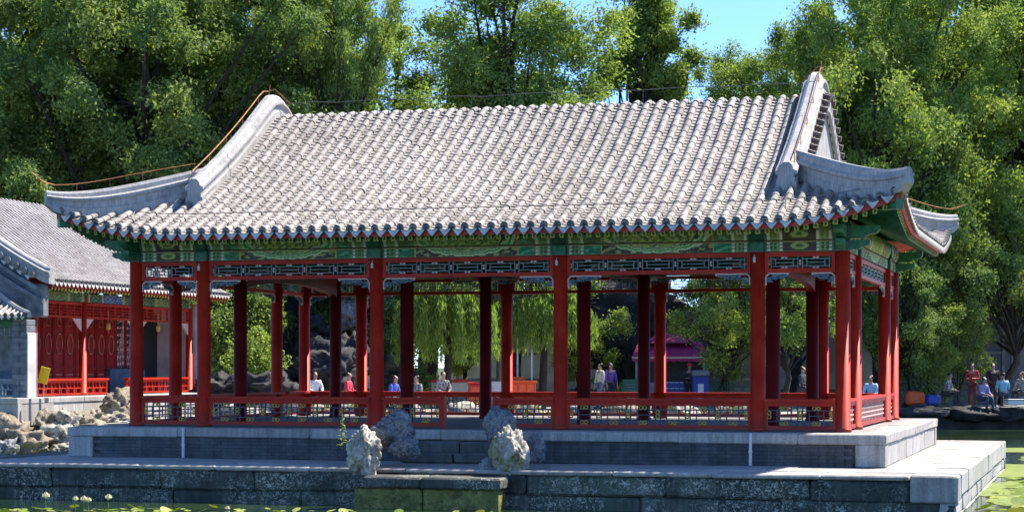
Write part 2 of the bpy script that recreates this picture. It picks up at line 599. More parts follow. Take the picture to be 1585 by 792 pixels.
def dup(root, loc, rotz=None, label=None, scale=None, mats=None):
    r = root.copy()
    COL.objects.link(r)
    r.location = loc
    if rotz is not None:
        r.rotation_euler = (0, 0, rotz)
    if scale is not None:
        r.scale = scale
    if label:
        r['label'] = label
    for ch in root.children:
        c = ch.copy()
        COL.objects.link(c)
        c.parent = r
        for g in ch.children:
            d = g.copy()
            COL.objects.link(d)
            d.parent = c
    return r

def np_mesh(name, V, F, mat, tint=None, smooth=False):
    """mesh from numpy arrays; F is (n, k)"""
    me = bpy.data.meshes.new(name)
    n, k = F.shape
    me.vertices.add(len(V))
    me.vertices.foreach_set('co', V.astype(np.float32).ravel())
    me.loops.add(n * k)
    me.loops.foreach_set('vertex_index', F.astype(np.int32).ravel())
    me.polygons.add(n)
    me.polygons.foreach_set('loop_start', np.arange(0, n * k, k, dtype=np.int32))
    try:
        me.polygons.foreach_set('loop_total', np.full(n, k, dtype=np.int32))
    except Exception:
        pass
    me.materials.append(mat)
    if tint is not None:
        a = me.attributes.new('tint', 'FLOAT', 'POINT')
        a.data.foreach_set('value', tint.astype(np.float32))
    me.update(calc_edges=True)
    me.validate()
    return me

# ------------------------------------------------------------------ the pavilion
PAV = Vector((0.458, 41.228, 0))
pav = thing('pavilion', 'large open red pavilion with grey tiled hip-and-gable roof on a stone platform in the pond', 'pavilion', PAV, R(YAW))
HA, HB = 6.83, 4.27              # half spans, outer column ring
EA, EB = 7.98, 5.42              # half spans, eaves
GA = 5.95                        # gable plane
ZE = 3.61                        # roof surface height at the eaves
RISE = 2.80
ND = 400
_dd = np.linspace(0, EB, ND)
_sl = 0.40 + 0.30 * _dd / EB
_top = np.clip((EB - _dd) / 0.55, 0, 1)
_sl = _sl * (_top * _top * (3 - 2 * _top))
_F = np.concatenate([[0], np.cumsum((_sl[1:] + _sl[:-1]) / 2 * np.diff(_dd))])
_F *= RISE / _F[-1]

def F(d):
    if d < 0:
        return d * 0.40
    return float(np.interp(d, _dd, _F))

def corner_rise(a, b):
    ca = min(1.15, max(0.0, (abs(a) - 5.4) / 2.58))
    cb = min(1.15, max(0.0, (abs(b) - 2.84) / 2.58))
    return 0.50 * (ca ** 2.0) * (cb ** 1.5)

def surf(a, b):
    dF, dS = EB - abs(b), EA - abs(a)
    d = min(dF, dS) if abs(a) > GA else dF
    return ZE + F(d) + corner_rise(a, b)

def side_pt(side, t, d):
    if side == 'front':
        return t, -(EB - d)
    if side == 'back':
        return t, EB - d
    if side == 'right':
        return EA - d, t
    return -(EA - d), t
SIDE_YAW = {'front': 0.0, 'back': PI, 'right': PI / 2, 'left': -PI / 2}

def side_z(side, t, d):
    a, b = side_pt(side, t, d)
    return ZE + F(d) + corner_rise(a, b)

def dmax_of(side, t):
    if side in ('front', 'back'):
        if abs(t) <= 5.62:
            return EB
        if abs(t) <= GA:
            return 2.0
        return EA - abs(t)
    return min(EA - GA, EB - abs(t))

# --- the roof shell carries all the tiles
roof_bm = MB()
roof_bm.tint = 0.3
NA = 64
def shell_front(sgn):
    def fn(u, v):
        a = -GA + 2 * GA * u
        b = sgn * (EB - EB * v)
        return (a, b, ZE + F(EB - abs(b)) - 0.035 + corner_rise(a, b))
    return fn
roof_bm.grid(40, 30, shell_front(-1))
roof_bm.grid(40, 30, shell_front(1), flip=True)
for sg in (-1, 1):
    def fn(u, v, sg=sg):
        d = (EA - GA) * v
        bmax = EB - d
        b = -bmax + 2 * bmax * u
        a = sg * (EA - d)
        return (a, b, ZE + F(d) - 0.035 + corner_rise(a, b))
    roof_bm.grid(40, 12, fn, flip=(sg < 0))
    for sb in (-1, 1):
        def fn2(u, v, sg=sg, sb=sb):
            d = (EA - GA) * v
            a = sg * (GA + (EA - d - GA) * u)
            b = sb * (EB - d)
            return (a, b, ZE + F(d) - 0.035 + corner_rise(a, b))
        roof_bm.grid(10, 12, fn2, flip=(sg * sb > 0))
# soffit boards under the eaves
for sb in (-1, 1):
    def fn3(u, v, sb=sb):
        a = -EA + 2 * EA * u
        d = 0.06 + 1.5 * v
        a = max(-(EA - d), min(EA - d, a))
        b = sb * (EB - d)
        return (a, b, ZE + F(d) - 0.125 + corner_rise(a, b))
    roof_bm.grid(64, 6, fn3, mi=1, flip=(sb < 0))
for sg in (-1, 1):
    def fn4(u, v, sg=sg):
        d = 0.06 + 1.5 * v
        b = (-EB + d) + 2 * (EB - d) * u
        a = sg * (EA - d)
        return (a, b, ZE + F(d) - 0.125 + corner_rise(a, b))
    roof_bm.grid(44, 6, fn4, mi=1, flip=(sg > 0))
roof = roof_bm.build('roof', [MT['tile_mass'], MT['fascia']], pav)

# --- tube tiles
TL = 0.27
def tile_template():
    b = MB()
    n = 6
    vs = []
    for y, r in ((-TL / 2 - 0.012, 0.072), (TL / 2, 0.062)):
        for k in range(n + 1):
            t = PI * k / n
            vs.append((r * math.cos(t), y, r * math.sin(t)))
    for k in range(n + 1):
        t = PI * k / n
        vs.append((0.05 * math.cos(t), -TL / 2 - 0.012, 0.05 * math.sin(t)))
    w = n + 1
    fs = [(k, k + w, k + w + 1, k + 1)[::-1] for k in range(n)]
    fs += [(k, k + 1, k + 2 * w + 1, k + 2 * w)[::-1] for k in range(n)]
    b.add(vs, fs)
    return b
tile_b = tile_template()
tile_me = tile_b.mesh('tile', MT['tile'], smooth=False)
plate_b = MB()
plate_b.add([(-.085, -.075, .022), (0, -.075, .004), (.085, -.075, .022), (-.085, .075, .006), (0, .075, -.014), (.085, .075, .006),
             (-.085, -.075, .002), (0, -.075, -.016), (.085, -.075, .002)],
            [(0, 1, 4, 3), (1, 2, 5, 4), (6, 7, 1, 0), (7, 8, 2, 1)])

cap_b = MB()
cap_b.lathe([(0.071, -0.03), (0.073, 0.02), (0.055, 0.024), (0.047, 0.010), (0.02, 0.016)], 8)
cap_b.xform(Matrix.Rotation(R(90), 4, 'X'))
cap_me = cap_b.mesh('round_tile_end', MT['disc'])
drip_b = MB()
xs = (-.10, -.05, 0, .05, .10)
tz = (0.01, -.014, -.024, -.014, 0.01)
bz = (-.012, -.075, -.128, -.075, -.012)
vs = [(x, -0.022 + 0.05 * (z), z) for x, z in zip(xs, tz)] + [(x, -0.022 + 0.12 * z, z) for x, z in zip(xs, bz)]
vs += [(x, y + 0.014, z) for x, y, z in vs]
fs = []
for k in range(4):
    fs += [(k + 5, k + 6, k + 1, k), (k + 10, k + 11, k + 16, k + 15), (k, k + 1, k + 11, k + 10), (k + 15, k + 16, k + 6, k + 5)]
drip_b.add(vs, fs)
drip_me = drip_b.mesh('drip_tile', MT['drip'])

mass = MB()
def place_in(mb, tpl, mat, tint):
    mb.tint = tint
    mb.add([mat @ Vector(p) for p in tpl.v], tpl.f)
PITCH = 0.245
n_tiles = 0
rows = {'front': [k * PITCH for k in range(-32, 33)], 'back': [k * PITCH for k in range(-32, 33)],
        'right': [k * PITCH for k in range(-21, 22)], 'left': [k * PITCH for k in range(-21, 22)]}
for side in ('front', 'right', 'left', 'back'):
    for t in rows[side]:
        dm = dmax_of(side, t)
        i = 0
        d = 0.0
        row_tone = random.uniform(-0.08, 0.08)
        while d < dm - 0.05:
            sl = (side_z(side, t, d + 0.2) - side_z(side, t, d)) / 0.2
            ang = math.atan(sl)
            st = TL * math.cos(ang) * 0.97
            dc = d + st / 2
            a, b = side_pt(side, t, dc)
            z = side_z(side, t, dc) + 0.018
            tone = min(1, max(0, random.gauss(0.52, 0.20) + row_tone - (0.4 if random.random() < .04 else 0)))
            jit = random.uniform(-0.007, 0.007)
            rot = (ang, random.uniform(-.03, .03), SIDE_YAW[side] + random.uniform(-.012, .012))
            z += random.uniform(-.005, .005)
            if side == 'front' and n_tiles < 296 and (i < 4 or (i == 4 and t > 1.0)):
                put('tile', tile_me, roof, (a + jit, b, z), rot)
                n_tiles += 1
            else:
                place_in(mass, tile_b, Matrix.Translation((a + jit, b, z)) @ Matrix.Rotation(rot[2], 4, 'Z') @ Matrix.Rotation(ang, 4, 'X') @ Matrix.Rotation(rot[1], 4, 'Y'), tone)
            d += st
            i += 1
        # end disc
        a, b = side_pt(side, t, 0.0)
        z = side_z(side, t, 0) + 0.045
        if side != 'back':
            put('round_tile_end', cap_me, roof, (a, b, z), (R(6), 0, SIDE_YAW[side]))
    # plates and drips between the rows
    ts = rows[side]
    for t in [x + PITCH / 2 for x in ts[:-1]]:
        dm = dmax_of(side, t)
        d = 0.0
        while d < dm - 0.04:
            sl = (side_z(side, t, d + 0.2) - side_z(side, t, d)) / 0.2
            ang = math.atan(sl)
            st = 0.13 * math.cos(ang)
            a, b = side_pt(side, t, d + st / 2)
            z = side_z(side, t, d + st / 2) - 0.005
            place_in(mass, plate_b, Matrix.Translation((a, b, z)) @ Matrix.Rotation(SIDE_YAW[side], 4, 'Z') @ Matrix.Rotation(ang, 4, 'X'), random.uniform(0.1, 0.75))
            d += st
        a, b = side_pt(side, t, -0.01)
        if side != 'back':
            put('drip_tile', drip_me, roof, (a, b, side_z(side, t, 0) + 0.0), (0, 0, SIDE_YAW[side]))
o = mass.build('upper_tiles', MT['tile_mass'], roof)
o['kind'] = 'stuff'

# --- verge ridges, hip ridges, gables
def mould(w, h, base=-0.06):
    return [(-.5 * w, base), (.5 * w, base), (.5 * w, .20 * h), (.40 * w, .24 * h), (.40 * w, .48 * h), (.54 * w, .53 * h), (.54 * w, .64 * h), (.36 * w, .70 * h),
            (.30 * w, .86 * h), (.14 * w, .98 * h), (-.14 * w, .98 * h), (-.30 * w, .86 * h), (-.36 * w, .70 * h), (-.54 * w, .64 * h), (-.54 * w, .53 * h),
            (-.40 * w, .48 * h), (-.40 * w, .24 * h), (-.5 * w, .20 * h)]
for sg in (-1, 1):
    pts = []
    for k in range(49):
        b = -3.92 + 7.84 * k / 48
        pts.append((sg * 5.78, b, ZE + F(EB - abs(b)) + 0.06))
    for q in range(0, 48, 4):
        sp_ = [Vector(p) for p in pts[q:q + 5]]
        dv = (sp_[-1] - sp_[-2]).normalized() * 0.007
        sp_[-1] -= dv
        lift = random.uniform(-.006, .006)
        MB().sweep([p + Vector((random.uniform(-.003, .003), 0, lift)) for p in sp_], mould(0.36 + random.uniform(-.008, .008), 0.46), lateral=(1, 0, 0)).build('verge_ridge', MT['ridge'], pav, recalc=True)
    # outward edge tiles along the verge
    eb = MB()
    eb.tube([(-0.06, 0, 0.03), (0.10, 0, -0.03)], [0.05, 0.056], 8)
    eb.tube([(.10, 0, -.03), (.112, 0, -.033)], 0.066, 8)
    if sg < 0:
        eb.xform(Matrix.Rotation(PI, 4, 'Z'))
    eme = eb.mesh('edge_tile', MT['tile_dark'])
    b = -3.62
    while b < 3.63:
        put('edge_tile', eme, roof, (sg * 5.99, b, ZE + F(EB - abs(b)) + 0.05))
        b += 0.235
    # gable wall and barge board
    g = MB()
    def fng(u, v, sg=sg):
        b = -3.45 + 6.9 * u
        lo = ZE + F(EA - GA) - 0.1
        hi = ZE + F(EB - abs(b)) - 0.02
        return (sg * 5.93, b, lo + (max(hi, lo + 0.01) - lo) * v)
    g.grid(40, 4, fng, flip=(sg < 0))
    g.build('gable_wall', MT['ridge'], pav)
    pts = [(sg * 6.0, -3.4 + 6.8 * k / 40, ZE + F(EB - abs(-3.4 + 6.8 * k / 40)) - 0.26) for k in range(41)]
    MB().sweep(pts, [(-.03, 0), (.03, 0), (.03, .24), (-.03, .24)], lateral=(1, 0, 0)).build('barge_board', MT['ridge'], pav, recalc=True)
    for sb in (-1, 1):
        hr = MB()
        sec = []
        for k in range(22):
            d = 2.15 - 2.26 * k / 21
            a, b = sg * (EA - d), sb * (EB - d)
            hgt_ = 0.46 + 0.13 * math.sin(PI * k / 21) - 0.14 * (k / 21)
            nose_ = max(0.0, (k - 18) / 3.0)
            lat = Vector((sb, -sg, 0)).normalized() * (1 if sg * sb > 0 else 1)
            base = Vector((a, b, ZE + F(d) + corner_rise(a, b) + 0.03))
            for q, (la, up) in enumerate(mould(0.26 - .05 * nose_, hgt_, -0.1)):
                uu = up if up > .5 * hgt_ else up + (.5 * hgt_ - up) * .55 * nose_ * (1 if nose_ > .9 else .4)
                sec.append(base + lat * la + Vector((0, 0, uu)))
        n_ = len(mould(1, 1))
        fs_ = []
        for i in range(21):
            for q in range(n_):
                a_, b_ = i * n_ + q, i * n_ + (q + 1) % n_
                fs_.append((a_, b_, b_ + n_, a_ + n_))
        fs_ += [tuple(range(n_))[::-1], tuple(range(21 * n_, 22 * n_))]
        hr.add(sec, fs_)
        hr.build('hip_ridge', MT['ridge'], pav, recalc=True)

# --- eaves: fascia, flying rafters
def eave_line(side, d, dz, n=80):
    lim = (EA if side in ('front', 'back') else EB) - d
    out = []
    for k in range(n + 1):
        t = -lim + 2 * lim * k / n
        a, b = side_pt(side, t, d)
        out.append((a, b, side_z(side, t, d) + dz))
    return out
for side in ('front', 'right', 'left', 'back'):
    MB().sweep(eave_line(side, 0.05, -0.13), [(-.02, 0), (.02, 0), (.02, .115), (-.02, .115)]).build('eave_fascia', MT['fascia'], pav, recalc=True)
raf = MB()
raf.box(-.042, .042, 0, 1.25, -.045, .045, 0)
raf.add([(-.043, -.003, -.046), (.043, -.003, -.046), (.043, -.003, .046), (-.043, -.003, .046)], [(0, 1, 2, 3)], 1)
raf.add([(-.018, -.007, -.025), (.018, -.007, -.025), (.018, -.007, .025), (-.018, -.007, .025)], [(0, 1, 2, 3)], 2)
raf_me = raf.mesh('rafter', [MT['green'], MT['rafter_end'], MT['green_dark']])
eaves = MB()
for side in ('front', 'right', 'left'):
    half = EA if side == 'front' else EB
    hc = HA if side == 'front' else HB
    n = int(2 * (half - 0.15) / 0.166)
    for k in range(n + 1):
        t = -(half - 0.15) + 2 * (half - 0.15) * k / n
        a, b = side_pt(side, t, 0.12)
        z = side_z(side, t, 0.12) - 0.19
        fan = 0.0
        over = abs(t) - (hc - 0.9)
        if over > 0:
            fan = math.copysign(min(1.0, over / 1.9) * 0.62, t) * (-1 if side == 'left' else 1)
        ang = math.atan((side_z(side, t * 0.93, 1.1) - side_z(side, t, 0.12)) / 1.0)
        put('rafter', raf_me, pav, (a, b, z), (ang, 0, SIDE_YAW[side] + fan))

# --- columns
col_b = MB()
col_b.lathe([(.155, 0), (.155, .05), (.132, .06), (.130, 3.166)], 20)
icol_b = MB()
icol_b.lathe([(.155, 0), (.155, .05), (.132, .06), (.130, 3.7)], 20)
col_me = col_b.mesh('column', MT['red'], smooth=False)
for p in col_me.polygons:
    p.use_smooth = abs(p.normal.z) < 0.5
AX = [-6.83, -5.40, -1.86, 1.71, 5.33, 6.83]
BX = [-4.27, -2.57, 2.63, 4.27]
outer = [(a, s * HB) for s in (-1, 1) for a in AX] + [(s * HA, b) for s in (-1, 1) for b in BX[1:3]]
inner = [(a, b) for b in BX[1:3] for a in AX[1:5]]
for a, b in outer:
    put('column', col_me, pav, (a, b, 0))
icol_me = icol_b.mesh('column', MT['shaded_red'])
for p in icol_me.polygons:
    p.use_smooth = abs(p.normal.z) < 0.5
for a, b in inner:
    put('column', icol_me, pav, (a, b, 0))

fx = MB()
fx.cbox(-.022, .022, -.03, .01, -.05, .05, .008)
fx.tube([(0, -.01, .05), (0, .0, .09)], .008, 5)
fx_me = fx.mesh('lamp_fixture', MT['pipe'])
for a in AX[1:5]:
    put('lamp_fixture', fx_me, pav, (a - .04, -HB - .135, 3.03))

# --- painted decoration, stored as vertex colours of the paint itself
def vnoise(x, z, s):
    return 0.5 + 0.25 * (np.sin(x * 17.3 * s + 3.1 * np.sin(z * 23 * s + 1.3)) + np.sin(z * 41 * s + 2.7 * np.sin(x * 11.9 * s + 0.4)))

PAINT_SEED = [0.0]
def paint_cols(x, z, L, zt):
    """x along the bay from its left end, z up from the bottom of the lower beam; zt total height"""
    n = len(x)
    c = np.tile(np.array([0.03, 0.10, 0.05]), (n, 1))
    d = np.minimum(x, L - x)
    PAINT_SEED[0] += 1.7
    nz = vnoise(x + PAINT_SEED[0], z, 1.0)
    nz2 = vnoise(x + 3.3 + PAINT_SEED[0], z, 2.3)
    def put_c(m, col):
        c[m] = col
    big = L > 2
    c[z > 0.195] = (0.16, 0.20, 0.05)
    put_c(d < 0.20, (0.07, 0.15, 0.08))
    geo = (np.abs(np.sin(x * 38)) > 0.86) | (np.abs(np.sin(z * 46)) > 0.9)
    put_c((d > 0.20) & (d < 0.46) & geo, (0.25, 0.33, 0.14))
    for dd in (0.21, 0.43):
        m = np.abs(d - dd) < 0.024
        put_c(m, (0.02, 0.06, 0.05))
        put_c(m & (np.abs(np.sin(z * PI / 0.062)) > 0.45), (0.62, 0.62, 0.46))
    if big:
        put_c((d > 0.46) & (d < 0.80), (0.03, 0.19, 0.09))
        put_c((d > 0.46) & (d < 0.80) & (nz2 > .62), (0.015, 0.10, 0.06))
        put_c((d > 0.46) & (d < 0.80) & (z > .195), (0.12, 0.16, 0.05))
        put_c((d > 0.46) & (d < 0.80) & (nz > 0.72), (0.10, 0.36, 0.20))
        put_c(np.abs(d - 0.79) < 0.015, (0.40, 0.36, 0.10))
        m = d > 0.80
        put_c(m, (0.055, 0.03, 0.03))
        put_c(m & (z > .195), (0.17, 0.15, 0.045))
        put_c(m & (nz > 0.66), (0.38, 0.34, 0.10))
        put_c(m & (nz2 > 0.84), (0.12, 0.28, 0.12))
        rr = np.sqrt(((x - L / 2) / 0.98) ** 2 + ((z - zt * 0.98) / (zt * 0.95)) ** 2)
        wob = 0.03 * np.sin(x * 26)
        rr = rr + wob
        for lo, hi, col in ((0.92, 1.0, (0.58, 0.62, 0.36)), (0.85, 0.92, (0.05, 0.30, 0.06)), (0.79, 0.85, (0.5, 0.56, 0.3)), (0.74, 0.79, (0.02, 0.08, 0.03)), (0.70, 0.74, (0.45, 0.5, 0.25))):
            put_c((rr > lo) & (rr <= hi), col)
        m = rr <= 0.70
        put_c(m, (0.36, 0.42, 0.08))
        put_c(m & (nz > 0.60), (0.12, 0.24, 0.05))
        put_c(m & (nz2 > 0.74), (0.03, 0.08, 0.03))
        put_c(m & (nz2 < 0.16), (0.55, 0.56, 0.30))
    else:
        m = d > 0.46
        put_c(m, (0.06, 0.045, 0.03))
        rr = np.sqrt(((x - L / 2) / 0.16) ** 2 + ((z % 0.2 - 0.1) / 0.06) ** 2)
        put_c(m & (rr < 1), (0.35, 0.42, 0.12))
        put_c(m & (rr < 0.45), (0.08, 0.12, 0.04))
    c = c * np.array([1.15, 1.18, 1.1])
    edge = (z < 0.014) | (np.abs(z - 0.178) < 0.012)
    put_c(edge, (0.40, 0.30, 0.12))
    return c

Z0, Z1, Z2, Z3 = 3.17, 3.355, 3.375, 3.72     # lower beam and purlin
def painted(name, L, zlo, zhi, yfun, M4):
    nx, nzz = max(20, int(L / 0.017)), 12
    b = MB()
    b.grid(nx, nzz, lambda u, v: (L * u, yfun(v), zlo + (zhi - zlo) * v))
    ng = len(b.v)
    b.box(0, L, -0.075, 0.075, zlo, zhi)
    me = b.mesh(name, MT['paint'])
    V = np.array(b.v)
    c = paint_cols(V[:, 0], V[:, 2] - Z0, L, Z3 - Z0 - 0.2)
    c[ng:] = (0.02, 0.08, 0.045)
    a = me.attributes.new('paint', 'FLOAT_COLOR', 'POINT')
    a.data.foreach_set('color', np.concatenate([c, np.ones((len(c), 1))], 1).astype(np.float32).ravel())
    o = put(name, me, pav)
    o.matrix_basis = M4
    return o

def frieze(L, M4, name='lattice_panel'):
    """red frame with thin pale strapwork, hung between two columns under the beam"""
    b = MB()
    x0, x1 = 0.13, L - 0.13
    zb, zt = 2.80, 3.16
    b.box(x0, x1, -.04, .04, zt - .075, zt, 0)
    b.box(x0, x1, -.04, .04, zb, zb + .07, 0)
    for s in (x0, x1 - .065):
        b.box(s, s + .065, -.038, .038, zb + .07, zt - .075, 0)
    a0, a1 = x0 + .065, x1 - .065
    zlo, zhi = zb + .07, zt - .075
    n = max(2, round((a1 - a0) / 0.62))
    if a1 - a0 < 1.3:
        n = 2
    w = (a1 - a0) / n
    h = zhi - zlo
    th = 0.015
    def hb(xa, xb, z):
        b.box(xa, xb, -.011, .011, z - th / 2, z + th / 2, 1)
    def vb(x, za, zc):
        b.box(x - th / 2, x + th / 2, -.0125, .0125, za, zc, 1)
    for i in range(n):
        s = a0 + i * w
        hb(s + .04, s + w - .04, zlo + .2 * h)
        hb(s + .04, s + w - .04, zlo + .8 * h)
        for q in (s + .04, s + w - .04):
            vb(q, zlo, zhi)
        for q in (s + .12, s + w - .12):
            vb(q, zlo + .2 * h + th / 2, zlo + .8 * h - th / 2)
        hb(s + .12 + th / 2, s + w - .12 - th / 2, zlo + .5 * h)
        # little carved rosettes
        for z in (zlo + .09 * h, zlo + .91 * h):
            for dx in (-.03, .03):
                b.box(s + w / 2 + dx - .022, s + w / 2 + dx + .022, -.014, .014, z - .014, z + .014, 2)
        for z in (zlo + .38 * h, zlo + .62 * h):
            b.box(s - .016, s + .016, -.014, .014, z - .018, z + .018, 2)
    o = b.build(name, [MT['red'], MT['lattice'], MT['pink']], pav)
    o.matrix_basis = M4
    return o

def bracket_mesh(wid, flip):
    b = MB()
    s = -1 if flip else 1
    def X(x):
        return s * x
    h = 0.20
    # pale outline: along the rail, a cut corner, and down the column
    pts = [(wid, 0), (0.05, 0), (0.0, -0.05), (0.0, -h)]
    for (xa, za), (xb, zb) in zip(pts[:-1], pts[1:]):
        b.bar((X(xa), 0, za), (X(xb), 0, zb), 0.05, 0.024, 0, up=(0, 0, 1) if abs(xa - xb) > 0.001 else (1, 0, 0))
    b.bar((X(wid), 0, 0), (X(wid - .03), 0, -0.03), 0.045, 0.02, 0)
    # carved scrolls, thinning away from the column
    k = 0
    rr = random.Random(5)
    while k < 46:
        x = rr.uniform(0.02, wid * 0.95)
        zmax = -0.02
        zmin = -h * (1 - 0.85 * (x / wid) ** 0.8)
        if zmin > zmax - 0.02:
            k += 1
            continue
        z = rr.uniform(zmin, zmax)
        a = rr.uniform(0, PI)
        ln = rr.uniform(.025, .055)
        dx, dz = math.cos(a) * ln, math.sin(a) * ln
        b.bar((X(x - dx), rr.uniform(-.008, .008), z - dz * .6), (X(x + dx), rr.uniform(-.008, .008), z + dz * .6), 0.02, 0.016, 1 + (k % 5 == 0))
        k += 1
    return b.mesh('corner_bracket', [MT['pink'], MT['carve'], MT['lattice']])
br_cache = {}
def bracket(wid, flip, M4):
    key = (round(wid, 2), flip)
    if key not in br_cache:
        br_cache[key] = bracket_mesh(wid, flip)
    o = put('corner_bracket', br_cache[key], pav)
    o.matrix_basis = M4
    return o

orn_b = MB()
for dz in (-.036, .036):
    ring = [(0.032 * math.cos(2 * PI * k / 8), 0, dz + 0.032 * math.sin(2 * PI * k / 8)) for k in range(9)]
    orn_b.tube(ring, 0.012, 5, caps=False)
orn_me = orn_b.mesh('gilded_ornament', MT['gold'])

def bench(L, M4, xa=None, xb=None, post0=False, post1=False, grid=False):
    x0 = 0.12 if xa is None else xa
    x1 = L - 0.12 if xb is None else xb
    b = MB()
    lo = 0.0 if xa is None else 0
    b.box(x0, x1, -.09, .26, .525, .57, 0)              # seat board
    b.box(x0, x1, -.045, .045, .445, .524, 0)           # front rail
    b.box(x0, x1, -.045, .045, .03, .10, 0)             # bottom rail
    for s in (x0, x1 - .055):
        b.box(s, s + .055, -.04, .04, .10, .445, 0)
    if post0:
        b.box(x0 - .06, x0 - .002, -.07, .07, 0, .60, 0)
    if post1:
        b.box(x1 + .002, x1 + .06, -.07, .07, 0, .60, 0)
    o = b.build('bench_seat', MT['red'], pav)
    o.matrix_basis = M4
    l = MB()
    a0, a1 = x0 + .055, x1 - .055
    zlo, zhi = .10, .445
    h = zhi - zlo
    th = 0.018
    if grid:
        th = .028
        n = max(4, int((a1 - a0) / 0.26))
        for i in range(1, n):
            x = a0 + (a1 - a0) * i / n
            l.box(x - th / 2, x + th / 2, -.012, .012, zlo, zhi)
        for i in range(1, 4):
            z = zlo + h * i / 4
            l.box(a0, a1, -.010, .010, z - th / 2, z + th / 2)
    else:
        n = max(2, round((a1 - a0) / 0.55))
        w = (a1 - a0) / n
        for z in (zlo + .22 * h, zlo + .78 * h):
            l.box(a0, a1, -.010, .010, z - th / 2, z + th / 2)
        for i in range(n):
            s = a0 + i * w
            if i:
                for q in (-.045, .045):
                    l.box(s + q - th / 2, s + q + th / 2, -.012, .012, zlo, zhi)
            for q in (.16, w - .16):
                l.box(s + q - th / 2, s + q + th / 2, -.0115, .0115, zlo + .22 * h, zlo + .78 * h)
            l.box(s + .16, s + w - .16, -.011, .011, zlo + .5 * h - th / 2, zlo + .5 * h + th / 2)
            l.box(s + w / 2 - th / 2, s + w / 2 + th / 2, -.013, .013, zlo, zlo + .22 * h)
            l.box(s + w / 2 - th / 2, s + w / 2 + th / 2, -.013, .013, zlo + .78 * h, zhi)
    l.build('seat_lattice', MT['pink'] if grid else MT['lattice_dark'], o)
    if not grid:
        for i in range(n + 1):
            x = a0 + (a1 - a0) * i / n
            x = min(max(x, a0 + 0.03), a1 - 0.03)
            put('gilded_ornament', orn_me, o, (x, -.02, zlo + .55 * h))
            if i < n:
                q = a0 + (i + .5) * (a1 - a0) / n
                put('gilded_ornament', orn_me, o, (q, -.02, zhi - .04), (0, R(90), 0))
                put('gilded_ornament', orn_me, o, (q, -.02, zlo + .035), (0, R(90), 0))
    return o

T4 = Matrix.Translation
def Rz(a):
    return Matrix.Rotation(a, 4, 'Z')
bays = []
for i in range(5):
    bays.append(('front', T4((AX[i], -HB, 0)), AX[i + 1] - AX[i], i))
    bays.append(('back', T4((AX[i + 1], HB, 0)) @ Rz(PI), AX[i + 1] - AX[i], i))
for i in range(3):
    bays.append(('right', T4((HA, BX[i], 0)) @ Rz(PI / 2), BX[i + 1] - BX[i], i))
    bays.append(('left', T4((-HA, BX[i + 1], 0)) @ Rz(-PI / 2), BX[i + 1] - BX[i], i))
for side, M4, L, i in bays:
    painted('painted_beam', L, Z0, Z1, lambda v: -0.082, M4)
    painted('painted_purlin', L, Z2, Z3, lambda v: -0.09 - 0.06 * math.sin(PI * v), M4)
    frieze(L, M4)
    wid = 0.62 if L > 2 else 0.40
    bracket(wid, False, M4 @ T4((0.145, 0, 2.786)))
    bracket(wid, True, M4 @ T4((L - 0.145, 0, 2.786)))
    if side == 'front' and i == 2:
        bench(L, M4, None, -0.56 - AX[2], False, True)
        bench(L, M4, 0.49 - AX[2], None, True, False)
    else:
        bench(L, M4, grid=(side in ('right', 'left')))
# painted head of each outer column, in line with the beams
hd = MB()
hd.cbox(-.135, .135, -.135, .135, 3.168, 3.37, .012, 0, 0)
hd.cbox(-.12, .12, -.158, .158, 3.374, 3.66, .012, 0, 0)
hd.box(-.10, .10, -.162, .162, 3.42, 3.55, 1)
hd.box(-.115, .115, -.143, .143, 3.20, 3.33, 1)
hd.box(-.125, .125, -.141, .141, 3.172, 3.186, 2)
hd_me = hd.mesh('column_head', [MT['green_dark'], MT['green'], MT['lattice']])
for a, b in outer:
    put('column_head', hd_me, pav, (a, b, 0), (0, 0, 0 if abs(abs(b) - HB) < 0.01 else PI / 2))
# beam ends that run past the corner columns, with a stepped nose
def nose(z0, z1, ln, w):
    b = MB()
    pts = [(0.0, z0), (ln * .55, z0), (ln * .7, z0 + .25 * (z1 - z0)), (ln * .9, z0 + .35 * (z1 - z0)), (ln, z0 + .6 * (z1 - z0)), (ln, z1), (0, z1)]
    n = len(pts)
    vs = [(x, -w / 2, z) for x, z in pts] + [(x, w / 2, z) for x, z in pts]
    b.add(vs, [tuple(range(n)), tuple(range(n, 2 * n))[::-1]] + [(k, (k + 1) % n, n + (k + 1) % n, n + k)[::-1] for k in range(n)])
    return b.mesh('beam_end', MT['green'])
n1, n2 = nose(3.19, 3.36, 0.46, 0.15), nose(3.39, 3.60, 0.62, 0.18)
for sa in (-1, 1):
    for sb in (-1, 1):
        for me, e in ((n1, 0), (n2, 0)):
            put('beam_end', me, pav, (sa * (HA + .02), sb * HB, 0), (0, 0, 0 if sa > 0 else PI))
            put('beam_end', me, pav, (sa * HA, sb * (HB + .02), 0.002), (0, 0, PI / 2 if sb > 0 else -PI / 2))
        # diagonal corner beam
        a0, b0, a1, b1 = sa * 5.6, sb * 3.04, sa * 7.92, sb * 5.36
        MB().bar((a0, b0, 4.0), (a1, b1, surf(a1, b1) - 0.20), 0.16, 0.20).build('corner_beam', MT['green'], pav)

